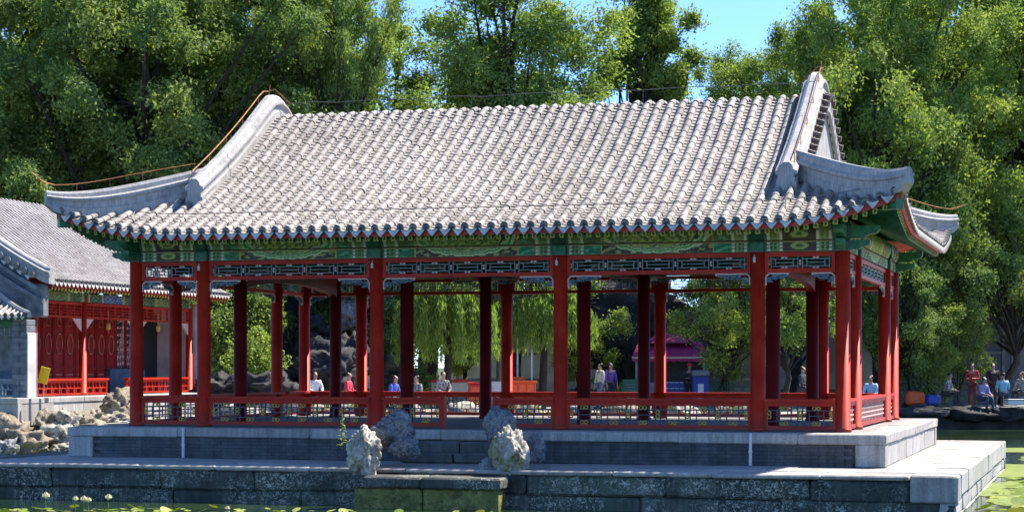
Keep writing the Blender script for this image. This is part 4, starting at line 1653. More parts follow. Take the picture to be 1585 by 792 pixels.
tree('small', 1400, 76.5, 'small dim tree growing beside the right corner columns', 0.75, 2.0, mat='leaf_dark')
tree('small', 1128, 74, 'small bright tree with a bare trunk seen through the right bay beside the kiosk', 0.80, 0.4)
tree('small_dark', 1218, 72, 'dark leaning tree trunk seen through the narrow right bay', 0.72, 2.6, mat='leaf_light')
tree('small', 893, 80, 'bright bushy small tree above the two strollers', 0.74, 1.6)
tree('small_dark', 345, 72, 'dark small tree seen through the left bays', 0.75, 4.4)
tree('small_dark', 500, 75.5, 'dark small tree rising among the rockery stones', 0.80, 0.1)
tree('small_dark', 560, 77, 'second dark small tree at the right of the rockery stones', 0.75, 1.7)
tree('small', 425, 77, 'green small tree between the bright bush and the rockery', 0.8, 2.9, mat='leaf_mid')
tree('round', 1178, 94, 'fuller tree whose top closes the lower sky between the airy tree and the right verge', 0.95, 2.1, 0.93)
tree('small_dark', 600, 77, 'dark small tree behind the left of the two willows', 0.9, 3.4)
tree('small', 720, 84, 'green small tree behind the willow curtain', 0.85, 1.4, mat='leaf_mid')
tree('small_dark', 10, 70, 'dark small tree behind the left hall roof ridge', 1.0, 5.5)
tree('dark', 60, 104, 'far dark tree at the back left of the garden', 1.05, 5.1, mat='leaf_mid')
tree('mid', 290, 104, 'far green tree behind the dense dark tree', 1.05, 0.6)
tree('mid', 450, 108, 'far tree between the forked tree and the ridge end', 1.0, 3.4)
tree('mid', 720, 106, 'far tree seen past the left shoulder of the wide drooping tree', 0.62, 3.7, .78)
tree('dark', 845, 108, 'far dark tree seen past the right shoulder of the wide drooping tree', 0.6, 2.1, .8)
tree('light', 1345, 106, 'far bright tree between the grey-green tree and the yellow-green tree', 1.0, 0.4)
tree('mid', 1390, 106, 'far green tree behind the right hip', 1.08, 3.1)
tree('mid', 1540, 106, 'far green tree at the back right of the garden', 1.1, 5.6)

# willows: long hanging leaves
def willow(px, Z, W, H, seed, label, mat='leaf_willow', n=15000, low=1.3):
    g = np.random.default_rng(seed)
    x = (px - 792.5) / FPX * Z
    t = thing('willow_tree', label, 'willow', (x, Z, GZ), 0, 'hanging willows behind the pavilion')
    tr = MB()
    tr.tube([(0, 0, -.3), (.1, 0, H * .4), (-.1, .1, H * .75), (.1, 0, H * .95)], [.17, .13, .09, .04], 8)
    ns = 260
    a = g.uniform(0, 2 * PI, ns)
    r = np.sqrt(g.random(ns)) * W / 2
    sx, sy = r * np.cos(a), r * np.sin(a) * .7
    top = H * (.98 - .30 * (r / (W / 2)) ** 2)
    for k in range(0, 40):
        tr.tube([(0, 0, H * .72), (sx[k] * .5, sy[k] * .5, H * .95), (sx[k], sy[k], top[k])], [.04, .03, .01], 5)
    put('trunk', tr.mesh('trunk', MT['bark'], smooth=True), t)
    per = n // ns
    C, D, N, T = [], [], [], []
    for k in range(ns):
        ln = g.uniform(.35, 1.0) * (top[k] - low)
        f = g.random(per)
        pos = np.stack([sx[k] + g.normal(size=per) * .07 + f * .2 * np.cos(a[k]), sy[k] + g.normal(size=per) * .07, top[k] - f * ln], 1)
        C.append(pos)
        D.append(np.stack([g.normal(size=per) * .35, g.normal(size=per) * .35, -np.ones(per)], 1))
        N.append(g.normal(size=(per, 3)) + np.array([.4, -.6, .2]))
        T.append(np.clip(g.normal(.5 + g.uniform(-.2, .2), .15, per), 0, 1))
    C, D, N, T = map(np.concatenate, (C, D, N, T))
    k = len(C)
    V, Fq = leaf_quads(C, D, N, .24 * g.uniform(.7, 1.3, k), .045 * g.uniform(.7, 1.3, k))
    put('crown', np_mesh('crown', V, Fq, MT[mat], np.repeat(T, 4)), t)
willow(690, 70, 3.4, 5.2, 5, 'green willow curtain hanging in the middle bay left of the black columns', low=1.6, n=19000)
willow(838, 73, 3.6, 5.2, 6, 'yellow-green willow hanging over the orange booth', low=2.0, n=19000)
# shrubs
def shrub(px, py, Z, w_, h_, seed, label, mat, n=3500, leaf=.14):
    g = np.random.default_rng(seed)
    c = P(px, py, Z)
    t = thing('shrub', label, 'shrub', (c.x, c.y, c.z - h_ / 2), 0, 'shrubs on the banks')
    st = MB()
    for k in range(7):
        a = k * .9
        st.tube([(0, 0, -.1), (.2 * w_ * math.cos(a), .2 * w_ * math.sin(a), h_ * .5), (.36 * w_ * math.cos(a), .36 * w_ * math.sin(a), h_ * .8)], [.03, .02, .008], 5)
    put('stem', st.mesh('stem', MT['bark']), t)
    p = unit(g.normal(size=(n, 3))) * (g.random((n, 1)) ** .45)
    lump = 1 + .2 * np.sin(p[:, 0] * 7 + seed) + .18 * np.sin(p[:, 2] * 9 + seed * 2)
    C = p * lump[:, None] * np.array([w_ / 2, w_ / 2.4, h_ / 2]) + np.array([0, 0, h_ / 2])
    V, Fq = leaf_quads(C, g.normal(size=(n, 3)) + p, g.normal(size=(n, 3)) * .6 + np.array([0, -.3, 1]), leaf * g.uniform(.6, 1.3, n), leaf * .5 * g.uniform(.6, 1.3, n))
    put('foliage', np_mesh('foliage', V, Fq, MT[mat], np.repeat(np.clip(g.normal(.5, .2, n), 0, 1), 4)), t)
shrub(395, 555, 68, 1.9, 2.2, 1, 'bright yellow-green bush behind the left bays', 'leaf_light')
shrub(415, 478, 71, 1.0, 1.0, 2, 'small bright bush top above the rounded boulder', 'leaf_light', 2000)
shrub(520, 575, 73.2, 2.6, 1.6, 11, 'dark leafy bush at the foot of the rockery stones', 'leaf_dark', 5000)
shrub(600, 545, 75, 2.6, 3.0, 12, 'dark leafy bush between the rockery stones and the willow curtain', 'leaf_dark', 6000)
shrub(365, 520, 71, 3.2, 3.6, 3, 'dark bush behind the bright yellow-green bush', 'leaf_dark', 6000)
shrub(1425, 550, 77.6, 3.0, 3.8, 4, 'dark bush beside the right corner columns above the orange bag', 'leaf_dark', 6500)
shrub(1482, 545, 79.5, 3.2, 3.4, 5, 'dark bush behind the patterned sitter on the right bank', 'leaf_dark', 6000)
shrub(640, 590, 76, 2.0, 1.4, 6, 'low dark bush left of the white planter wall', 'leaf_dark', 3000)
shrub(1000, 590, 88, 4.0, 2.0, 7, 'dark hedge bush behind the kiosk', 'leaf_dark', 5000)
shrub(1365, 520, 76, 1.3, 2.2, 8, 'bush seen between the right corner columns', 'leaf_mid', 3500)
# the weed growing in the platform wall
g = np.random.default_rng(9)
c = P(529, 684, 34.2)
wd_ = thing('weed', 'bright green weed growing out of the platform wall beside the mossy rock', 'plant', c)
put('stem', MB().tube([(0, .1, -.12), (0, 0, .1), (.02, -.03, .42)], [.012, .01, .004], 6).mesh('stem', MT['leaf_mid']), wd_)
lv = MB()
for k in range(26):
    z = -.08 + .52 * k / 26
    a = k * 2.4
    L_ = .13 * (1.15 - k / 30)
    d = Vector((math.cos(a), math.sin(a) * .8, .25))
    s_ = Vector((-math.sin(a), math.cos(a), 0))
    b0 = Vector((.02 * k / 26, -.02, z))
    lv.tint = random.uniform(.5, 1)
    lv.add([b0, b0 + d * L_ * .5 + s_ * .022 + Vector((0, 0, .01)), b0 + d * L_ - Vector((0, 0, .03)), b0 + d * L_ * .5 - s_ * .022 + Vector((0, 0, .01))], [(0, 1, 2, 3)])
put('foliage', lv.mesh('foliage', MT['leaf_light']), wd_)
# lily pads and flowers
pd = MB()
n_ = 14
vs = [(0, 0, .006)]
for k in range(n_ + 1):
    a = .22 + (2 * PI - .44) * k / n_
    vs.append((math.cos(a), math.sin(a), .02 + .02 * math.sin(a * 3)))
pd.add(vs, [(0, k, k + 1) for k in range(1, n_ + 1)])
pad_mes = []
for q in range(4):
    pd.t = [.2 + .25 * q] * len(pd.v)
    pad_mes.append(pd.mesh('lily_pad', MT['pad']))
pads = []
def pad_field(x0, x1, y0, y1, n, ok, r=(.12, .30), placed=None):
    tries = 0
    got = 0
    while got < n and tries < n * 40:
        tries += 1
        x, y = random.uniform(x0, x1), random.uniform(y0, y1)
        q = ok(x, y)
        if not q:
            continue
        rr = random.uniform(*r)
        if any((x - a) ** 2 + (y - b) ** 2 < (.72 * (rr + c_)) ** 2 for a, b, c_ in pads[-260:]):
            continue
        pads.append((x, y, rr))
        got += 1
        o = put('lily_pad', pad_mes[random.randrange(4)], None, (x, y, ZW + .012 + random.uniform(0, .015)), (random.uniform(-.10, .10), random.uniform(-.10, .10), random.uniform(0, 6.28)), (rr, rr, rr))
        if random.random() < .25:
            o.rotation_euler = (random.uniform(-.5, .5), random.uniform(-.5, .5), random.uniform(0, 6.28))
            o.location.z += .05
        tag(o, q[0], 'lily pad', q[1])
PL = PAV
def loc_ab(x, y):
    v = Vector((x, y, 0)) - PAV
    return v.dot(ex), v.dot(ey)
def front_ok(x, y):
    a, b = loc_ab(x, y)
    if b > -LB - 1.15 - (0.0 if a < -4 else .45) or (a > -3 and random.random() < .5):
        return None
    return ('pale green lily pad among those floating in front of the platform', 'lily pads before the platform')
pad_field(-9.2, 0.5, 31.4, 32.9, 130, front_ok, (.045, .11))
def right_ok(x, y):
    a, b = loc_ab(x, y)
    if a < LA + .25:
        return None
    if 43.0 < y < 47.0:
        return None
    if y > 50:
        return ('lily pad among those floating beyond the right end of the platform', 'lily pads beyond the platform end')
    return ('pale lily pad among those floating beside the right face of the platform', 'lily pads beside the platform')
pad_field(7.0, 10.8, 31.8, 42.5, 130, right_ok, (.07, .19))
pad_field(10.5, 15.5, 47.0, 53, 40, right_ok, (.10, .24))
def _weed(nt, s):
    v = coords(nt)
    f = tex_noise(nt, v, 3, 6, .7)
    nt.links.new(ramp(nt, f, [(.3, (.10, .14, .015)), (.6, (.19, .24, .025)), (.8, (.26, .30, .05))]), s.inputs['Base Color'])
    s.inputs['Roughness'].default_value = .5
MT['duckweed'] = M('duckweed', _weed)
def duck(name, pts, label):
    b = MB()
    b.add([(x, y, ZW + .006) for x, y in pts], [tuple(range(len(pts)))])
    tag(b.build(name, MT['duckweed']), label, 'duckweed', kind='stuff')
def blob(cx, cy, rx, ry, n=28):
    return [(cx + rx * math.cos(2 * PI * k / n) * (1 + .18 * math.sin(k * 1.7)), cy + ry * math.sin(2 * PI * k / n) * (1 + .15 * math.sin(k * 2.3))) for k in range(n)]
duck('duckweed', blob(13.5, 45.0, 4.5, 3.4), 'flat olive film of duckweed on the water right of the platform')
duck('duckweed', blob(15.5, 56.5, 4.8, 1.6), 'thin green band of duckweed farther out right of the platform')
duck('duckweed', blob(-13.0, 50.5, 3.2, 2.0), 'green film of duckweed on the water below the bank rocks')
duck('duckweed', blob(10.0, 36.0, 1.7, 5.0), 'green film of duckweed between the pads beside the platform face')
lf = MB()
for ring, (n_, r_, z_, tl) in enumerate(((8, .055, .0, .9), (6, .035, .02, .5))):
    for k in range(n_):
        a = 2 * PI * k / n_ + ring * .4
        d = Vector((math.cos(a), math.sin(a), 0))
        s_ = Vector((-d.y, d.x, 0))
        b0 = Vector((0, 0, z_))
        tip = b0 + d * (r_ * tl) + Vector((0, 0, .085))
        m_ = b0 + d * r_ + Vector((0, 0, .035))
        lf.add([b0, m_ + s_ * .024, tip, m_ - s_ * .024], [(0, 1, 2, 3)])
pet_me = lf.mesh('petal', MT['petal'])
stm = MB()
stm.tube([(0, 0, -.28), (.01, 0, 0)], .008, 5)
st_me = stm.mesh('stem', MT['leaf_mid'])
fl = [(71, 771, 1.5, 'open cream lily flower farthest to the left before the platform'), (117, 775, 1.2, 'pale lily bud left of the open pair'), (130, 776, 1.4, 'cream lily flower of the close pair'),
      (137, 777, 1.2, 'right-hand lily flower of the close pair'), (168, 773, 1.35, 'round cream lily bud standing alone right of the pair'), (352, 789, 1.0, 'small cream lily bud low before the middle of the platform')]
for px, py, s, lb in fl:
    c = P(px, py, 32.9)
    s *= .72
    t = thing('water_lily', lb, 'flower', c, random.uniform(0, 6), 'lily flowers on the pond', (s, s, s))
    put('petal', pet_me, t)
    put('stem', st_me, t)

# ------------------------------------------------------------------ red hall on the left bank
HO = Vector((-13.3, 57.0, 0))     # hall local frame: x away from the hall (towards the pond), y along its front
hall = thing('hall', 'red hall with grey tiled roof on a pale plinth left of the pond', 'building', HO, R(YAW))
PZ = 0.30
S0, S1 = -1.30, 10.6
run_h = lambda name, mat, x0, x1, lens, make, par, c=.012, jit=.004, gap=.006: None
b = MB()
b.box(-6.0, 0.70, S0, S1 + 4, GZ - .3, PZ - .16, 0)
b.build('plinth', MT['plinth'], hall)
y = S0 - .2
while y < S1 + .5:
    L = random.uniform(1.4, 2.2)
    b = MB()
    b.cbox(.25, 1.0, y + .004, y + L - .004, PZ - .155, PZ, .015, .004)
    b.build('edge_slab', MT['plinth'], hall)
    for q in range(2):
        b = MB()
        off = .5 * L * q * 0
        b.cbox(.70, .97, y + .004 + off, y + L - .004, GZ - .1 + q * .33, GZ + .225 + q * .33 if q == 0 else PZ - .16, .012, .005)
        b.build('plinth_stone', MT['plinth'], hall)
    y += L
# floor and back wall with doors
b = MB()
b.box(-1.6, .245, S0, S1, PZ - .15, PZ - .02)
b.build('floor', MT['floor_stone'], hall)
b = MB()
b.box(-1.62, -1.40, S0, S1, PZ - .1, 3.3)
b.build('back_wall', MT['door_red'], hall)
leaf = MB()
leaf.box(-.02, .02, 0, .62, 0, 2.55, 0)
for y0, y1, z0, z1 in ((0, .05, 0, 2.55), (.57, .62, 0, 2.55), (.05, .57, 0, .06), (.05, .57, 2.49, 2.55), (.05, .57, .78, .84)):
    leaf.box(.021, .045, y0, y1, z0, z1, 0)
ring = [(.04, .31 + .17 * math.cos(2 * PI * k / 14), 1.55 + .30 * math.sin(2 * PI * k / 14)) for k in range(15)]
leaf.tube(ring, .024, 5, 1, caps=False)
ring = [(.035, .31 + .12 * math.cos(2 * PI * k / 14), 2.2 + .12 * math.sin(2 * PI * k / 14)) for k in range(15)]
leaf.tube(ring, .012, 5, 1, caps=False)
leaf.box(.022, .034, .12, .5, .2, .24, 1)
leaf.box(.022, .034, .12, .5, .6, .64, 1)
MT['door_trim'] = plain('dull_gold_red_trim', (0.48, 0.16, 0.10), .5, .2)
leaf_me = leaf.mesh('door_leaf', [MT['door_red'], MT['door_trim']])
win = MB()
win.box(-.02, 0, 0, .62, .78, 2.55, 0)
for i in range(5):
    yy = .06 + .125 * i
    win.bar((.012, yy, .84), (.012, min(.6, yy + .5), .84 + 1.6), .012, .022, 1, up=(1, 0, 0))
for i in range(9):
    z = .9 + .19 * i
    win.bar((.016, .05, z), (.016, .57, z + .12), .012, .020, 1, up=(1, 0, 0))
for i in range(7):
    for j in range(3):
        win.box(.02, .034, .10 + .17 * j, .17 + .17 * j, .92 + .23 * i, .985 + .23 * i, 1)
for y0, y1, z0, z1 in ((0, .05, .78, 2.55), (.57, .62, .78, 2.55)):
    win.box(.021, .045, y0, y1, z0, z1, 2)
win_me = win.mesh('lattice_window', [MT['black'], MT['pink'], MT['door_red']])
y = -1.0
k = 0
while y < 10.2:
    if 6.3 < y < 7.7 or 8.05 < y < 8.6:
        put('lattice_window', win_me, hall, (-1.37, y, PZ - .02))
    elif 8.7 < y < 9.9:
        pass
    else:
        put('door_leaf', leaf_me, hall, (-1.36, y, PZ - .02))
    y += .66
    k += 1
b = MB()
b.box(-1.39, -1.30, 8.75, 10.0, PZ, 2.85)
b.build('doorway', MT['black'], hall)
b = MB()
b.cbox(-1.33, -1.15, 6.2, 8.6, PZ - .01, PZ + .78, .02)
b.build('dado_wall', MT['dado'], hall)
# columns, frieze, beam, railings
cb = MB()
cb.lathe([(.15, 0), (.15, .06), (.115, .07), (.115, 2.9)], 14)
cme = cb.mesh('column', MT['red'])
for p in cme.polygons:
    p.use_smooth = abs(p.normal.z) < .5
CS = [-1.0, 2.3, 5.75, 9.47]
for s in CS:
    put('column', cme, hall, (0, s, PZ))
def hall_paint(name, s0, s1, z0, z1, blue):
    nx = int((s1 - s0) / .05)
    b = MB()
    b.grid(nx, 8, lambda u, v: (.10, s0 + (s1 - s0) * u, z0 + (z1 - z0) * v))
    ng = len(b.v)
    b.box(-.08, .096, s0, s1, z0, z1)
    me = b.mesh(name, MT['paint'])
    V = np.array(b.v)
    x, z = V[:, 1], V[:, 2] - z0
    L = s1 - s0
    d = np.minimum(x - s0, s1 - x)
    c = np.tile(np.array([.03, .12, .06]), (len(V), 1))
    nz = vnoise(x * 1.4, z * 1.2, 1.0)
    mid = d > L * .3
    c[mid] = (.05, .10, .32) if blue else (.10, .20, .06)
    c[mid & (nz > .62)] = (.30, .38, .45) if blue else (.32, .36, .14)
    c[(~mid) & (nz > .7)] = (.26, .34, .14)
    c[np.abs(d - .18) < .04] = (.4, .4, .2)
    c[np.abs(d - L * .3) < .05] = (.45, .4, .2)
    c[ng:] = (.03, .1, .05)
    a = me.attributes.new('paint', 'FLOAT_COLOR', 'POINT')
    a.data.foreach_set('color', np.concatenate([c, np.ones((len(c), 1))], 1).astype(np.float32).ravel())
    put(name, me, hall)
for i in range(3):
    hall_paint('painted_beam', CS[i] + .02, CS[i + 1] - .02, 3.04, 3.29, i == 1)
    b = MB()
    a0, a1 = CS[i] + .12, CS[i + 1] - .12
    b.box(-.04, .04, a0, a1, 2.94, 3.02, 0)
    b.box(-.04, .04, a0, a1, 2.56, 2.62, 0)
    n = 7
    for q in range(n + 1):
        yy = a0 + (a1 - a0 - .04) * q / n
        b.box(-.03, .03, yy, yy + .04, 2.62, 2.94, 0)
    for z in (2.70, 2.78, 2.86):
        b.box(-.025, .025, a0, a1, z - .012, z + .012, 0)
    b.build('frieze_lattice', MT['red'], hall)
    for sgn, yy in ((1, a0), (-1, a1)):
        b = MB()
        b.add([(-.02, yy, 2.55), (-.02, yy + sgn * .5, 2.55), (-.02, yy, 2.18), (.02, yy, 2.55), (.02, yy + sgn * .5, 2.55), (.02, yy, 2.18)], [(0, 1, 2), (3, 5, 4), (0, 2, 5, 3), (1, 4, 5, 2), (0, 3, 4, 1)])
        b.build('corner_bracket', MT['pink'], hall, recalc=True)
def railing(par, mat, p, q, h=.5, name='railing'):
    p, q = Vector(p), Vector(q)
    L = (q - p).length
    b = MB()
    b.box(0, L, -.10, .10, h - .06, h, 0)
    b.box(0, L, -.03, .03, h - .13, h - .061, 0)
    b.box(0, L, -.03, .03, .02, .075, 0)
    n = max(2, round(L / .42))
    for i in range(n + 1):
        x = (L - .05) * i / n
        b.box(x, x + .05, -.03, .03, .075, h - .13, 0)
        if i < n:
            x2 = x + L / n
            b.box(x + .05, x2, -.02, .02, .20, .235, 0)
            b.box(x + (x2 - x) * .5, x + (x2 - x) * .5 + .03, -.02, .02, .235, h - .13, 0)
            b.box(x + (x2 - x) * .3, x + (x2 - x) * .3 + .03, -.021, .021, .075, .199, 0)
    o = b.build(name, mat, par)
    o.location = p
    d = q - p
    o.rotation_euler = (0, 0, math.atan2(d.y, d.x))
    return o
for s0, s1 in ((-.9, 2.2), (2.42, 3.75), (5.0, 5.65), (5.88, 9.36)):
    railing(hall, MT['red'], (0, s0, PZ), (0, s1, PZ), .5)
# end pier
b = MB()
b.cbox(-1.6, .35, 9.75, 10.2, PZ, 3.2, .02)
b.build('pier', MT['white_wall'], hall)
# roof
HRX, HRZ = -3.3, 6.20
def hz(x):
    t = min(1, max(0, (.95 - x) / (.95 - HRX)))
    return 3.50 + (HRZ - 3.50) * (.72 * t + .42 * t * t - .14 * t ** 4)
rf = MB()
rf.tint = .9
rf.grid(10, 24, lambda u, v: (.95 - (.95 - HRX) * v, S0 - .12 + (S1 - S0 + .24) * u, hz(.95 - (.95 - HRX) * v) - .03), flip=False)
rf.grid(4, 10, lambda u, v: (HRX - 4.0 * v, S0 - .12 + (S1 - S0 + .24) * u, HRZ - 2.6 * v))
rf.grid(4, 6, lambda u, v: (.93 - 1.2 * v, S0 + .3 + (S1 - S0 - .3) * u, hz(.93 - 1.2 * v) - .12), mi=1, flip=True)
hroof = rf.build('roof', [MT['tile_mass'], MT['fascia']], hall)
hm = MB()
y = S0 - .02
while y < S1 + .05:
    x = .95
    while x > HRX + .05:
        st = .30
        x2 = max(HRX, x - st)
        hm.tint = min(1, max(0, random.gauss(.95, .2)))
        r1, r2 = .066, .058
        n = 4
        vs = []
        for xx, rr, zz in ((x + .012, r1, hz(x) + .015), (x2, r2, hz(x2) + .015)):
            for k in range(n + 1):
                t = PI * k / n
                vs.append((xx, y + rr * math.cos(t), zz + rr * math.sin(t)))
        w = n + 1
        hm.add(vs, [(k, k + 1, k + w + 1, k + w) for k in range(n)] + [tuple(range(w))[::-1]])
        x = x2
    x = .95
    while x > HRX + .05:
        hm.tint = random.uniform(.7, 1.0)
        x2 = x - .16
        zz = hz(x)
        z2 = hz(x2)
        hm.add([(x, y + .05, zz + .018), (x, y + .18, zz + .018), (x2, y + .18, z2), (x2, y + .05, z2), (x, y + .05, zz - .01), (x, y + .18, zz - .01)], [(0, 1, 2, 3), (4, 5, 1, 0)])
        x = x2
    y += .232
o = hm.build('roof_tiles', MT['tile_mass'], hroof)
o['kind'] = 'stuff'
y = S0 - .02
dr_me = drip_me
while y < S1 + .05:
    put('round_tile_end', cap_me, hroof, (.965, y, hz(.95) + .03), (R(6), 0, PI / 2))
    if y + .116 < S1:
        put('drip_tile', drip_me, hroof, (.955, y + .116, hz(.95) + .0), (0, 0, PI / 2))
    y += .232
b = MB()
b.box(.84, .88, S0 + .26, S1 + .1, 3.36, 3.455)
b.build('eave_fascia', MT['fascia'], hall)
rb = MB()
rb.box(-.04, .04, 0, .9, -.04, .04, 0)
rb.add([(-.041, -.003, -.041), (.041, -.003, -.041), (.041, -.003, .041), (-.041, -.003, .041)], [(0, 1, 2, 3)], 1)
rb_me = rb.mesh('rafter', [MT['fascia'], MT['rafter_end']])
y = S0 + .3
while y < S1:
    put('rafter', rb_me, hall, (.84, y, 3.31), (R(20), 0, PI / 2))
    y += .19
# near gable: verge ridge, round edge tiles, brick gable wall
pts = [(1.02 - (4.32 + .3) * k / 30, S0 - .02, hz(1.02 - 4.62 * k / 30) - .02) for k in range(31)]
MB().sweep(pts, mould(.34, .42), lateral=(0, 1, 0)).build('verge_ridge', MT['ridge'], hall, recalc=True)
x = .55
te = MB()
te.lathe([(.085, -.05), (.088, .05), (.066, .055), (.056, .035)], 10)
te.xform(Matrix.Rotation(R(90), 4, 'X'))
te_me = te.mesh('edge_tile', MT['tile'])
while x > -3.3:
    put('edge_tile', te_me, hroof, (x, S0 - .26, hz(x) - .02))
    put('drip_tile', drip_me, hroof, (x - .12, S0 - .27, hz(x - .12) - .08))
    x -= .245
b = MB()
b.grid(24, 6, lambda u, v: (.35 - 4.6 * u, S0 - .08, (GZ if False else PZ) + (hz(.35 - 4.6 * u) - .06 - PZ) * v))
b.grid(1, 6, lambda u, v: (.35, S0 - .08 + .45 * u, PZ + (3.45 - PZ) * v))
b.build('gable_wall', MT['blue_grey'], hall)
for dz, th in ((.34, .05), (.62, .07)):
    pts = [(.78 - 4.6 * k / 24, S0 - .10, hz(.78 - 4.6 * k / 24) - dz) for k in range(25)]
    MB().sweep(pts, [(-.05 - th, -.06), (.04, -.06), (.04, .06), (-.05 - th, .06)], lateral=(0, 1, 0)).build('gable_moulding', MT['blue_grey'], hall, recalc=True)
b = MB()
b.cbox(.20, .78, S0 - .12, S0 + .25, 2.5, 3.42, .05)
b.build('corbel', MT['blue_grey'], hall)
# ------------------------------------------------------------------ side gallery in front of the gable
gal = thing('gallery', 'low tiled side gallery with a brick end pier at the left edge of the frame', 'building', HO + ex * .90 + ey * -2.24, R(YAW))
b = MB()
b.box(-9, .12, -.9, 1.0, GZ - .2, PZ - .16)
b.build('plinth', MT['plinth'], gal)
x = .14
while x > -7:
    L = random.uniform(1.3, 2.0)
    b = MB()
    b.cbox(x - L + .004, x - .004, -.95, .5, PZ - .155, PZ, .015, .004)
    b.build('edge_slab', MT['plinth'], gal)
    b = MB()
    b.cbox(x - L + .004, x - .004, -.925, -.7, GZ - .1, PZ - .158, .012, .004)
    b.build('plinth_stone', MT['plinth'], gal)
    x -= L
n_c = 13
hh = (2.42 - PZ) / n_c
pb = MB()
pb.cbox(-.44, -.004, -.24, .236, .004, hh - .004, .01)
pb2 = MB()
pb2.cbox(-.44, -.225, -.24, .236, .004, hh - .004, .01)
pb2.cbox(-.217, -.004, -.24, .236, .004, hh - .004, .01)
m1, m2 = pb.mesh('brick', MT['blue_grey']), pb2.mesh('brick', MT['blue_grey'])
for k in range(n_c):
    put('brick', m1 if k % 2 else m2, gal, (0, 0, PZ + k * hh))
b = MB()
b.box(-8, -.45, .95, 1.1, PZ, 2.5)
b.build('back_wall', MT['door_red'], gal)
b = MB()
b.cbox(.0, .03, -.236, .236, PZ + .01, 2.05, .008)
b.build('plaster_face', MT['white_wall'], gal)
b = MB()
b.box(-8, -.45, .80, .949, PZ, PZ + .72)
b.build('dado_wall', MT['dado'], gal)
railing(gal, MT['lattice'], (-3.2, -.05, PZ), (-.46, -.05, PZ), .5)
b = MB()
b.box(-6, -.45, -.08, .06, 2.22, 2.44, 0)
b.build('beam', MT['green'], gal)
b = MB()
for z in (1.98, 2.06, 2.14):
    b.box(-3.2, -.45, -.03, .03, z, z + .025)
for k in range(16):
    b.box(-3.2 + .17 * k, -3.17 + .17 * k, -.028, .028, 1.98, 2.2)
b.build('frieze_lattice', MT['lattice'], gal)
def gzf(v):
    return 2.50 + .72 * (.5 * v + .5 * v * v)
gr_ = MB()
gr_.tint = .4
gr_.grid(12, 10, lambda u, v: (.36 - 2.0 * v - (7.6 - 2.0 * v) * u, -.72 + 1.66 * v, gzf(v) - .02), flip=True)
groof = gr_.build('roof', MT['tile_mass'], gal)
gm = MB()
x = .26
while x > -6:
    vmax = min(1, (.36 - x) / 2.0 + .02)
    nst = max(1, int(vmax / .13))
    for i in range(nst):
        v0, v1 = vmax * i / nst, vmax * (i + 1) / nst
        gm.tint = min(1, max(0, random.gauss(.85, .2)))
        vs = []
        for v_, rr in ((v0 - .006, .062), (v1, .055)):
            for k in range(5):
                t = PI * k / 4
                vs.append((x + rr * math.cos(t), -.72 + 1.66 * v_, gzf(v_) + .01 + rr * math.sin(t)))
        gm.add(vs, [(k, k + 1, k + 6, k + 5)[::-1] for k in range(4)] + [tuple(range(5))])
    put('round_tile_end', cap_me, groof, (x, -.735, gzf(0) + .03), (0, 0, 0), (.85, .85, .85))
    put('drip_tile', drip_me, groof, (x - .1, -.72, gzf(0)), (0, 0, 0), (.8, 1, .8))
    x -= .205
o = gm.build('roof_tiles', MT['tile_mass'], groof)
o['kind'] = 'stuff'
pts = [(.38 - 2.0 * k / 12, -.74 + 1.66 * k / 12, gzf(k / 12) + .01) for k in range(13)]
MB().sweep(pts, mould(.10, .12, -.05)).build('hip_ridge', MT['ridge'], gal, recalc=True)
b = MB()
b.box(-6, .25, -.66, -.62, 2.40, 2.475)
b.build('eave_fascia', MT['green_dark'], gal)
# pipes on the plinth corner
for px, zz in ((50, 54.2), (67, 54.6)):
    c = P(px, 640, zz)
    b = MB()
    b.tube([(0, 0, GZ - .05), (0, 0, PZ - .02)], .035, 8)
    t = b.build('rain_pipe', MT['grey_metal'])
    t.location = (c.x, c.y - (.25 if px == 50 else .35), 0)
    tag(t, 'dark rain pipe on the pale plinth %s' % ('nearest the left frame edge' if px == 50 else 'at the corner below the yellow sign'), 'pipe', 'rain pipes on the plinth')
# small yellow lamps hung under the hall beam
def lamp(s, label):
    t = thing('hanging_lamp', label, 'lamp', HO + ex * .30 + ey * s + Vector((0, 0, 2.34)), 0, 'small lamps under the hall beam', (.75, .75, .75))
    b = MB()
    b.lathe([(.05, -.12), (.085, -.09), (.09, .06), (.06, .10)], 8)
    put('shade', b.mesh('shade', MT['gold']), t)
    b = MB()
    b.lathe([(.10, .10), (.04, .15)], 8)
    b.tube([(0, 0, .14), (0, 0, .62)], .008, 4)
    put('cap', b.mesh('cap', MT['gold']), t)
    b = MB()
    b.lathe([(.012, -.12), (.03, -.16), (.035, -.26), (.01, -.27)], 8)
    put('tassel', b.mesh('tassel', MT['bright_red']), t)
lamp(3.3, 'small yellow lamp hanging in the open hall bay beside the pavilion corner')
lamp(6.6, 'small yellow lamp seen between the left corner columns of the pavilion')
# yellow sign on the railing
c = P(68, 581, 55.9)
t = thing('sign', 'small tilted yellow board standing at the end of the red hall railing', 'sign', c, R(-10))
b = MB()
b.cbox(-.14, .14, -.015, .015, -.22, .24, .01)
b.xform(Matrix.Rotation(R(14), 4, 'Y'))
put('board', b.mesh('board', MT['yellow']), t)
b = MB()
b.tube([(-.04, .02, -.6), (0, .02, -.1)], .018, 6)
put('post', b.mesh('post', MT['grey_metal']), t)

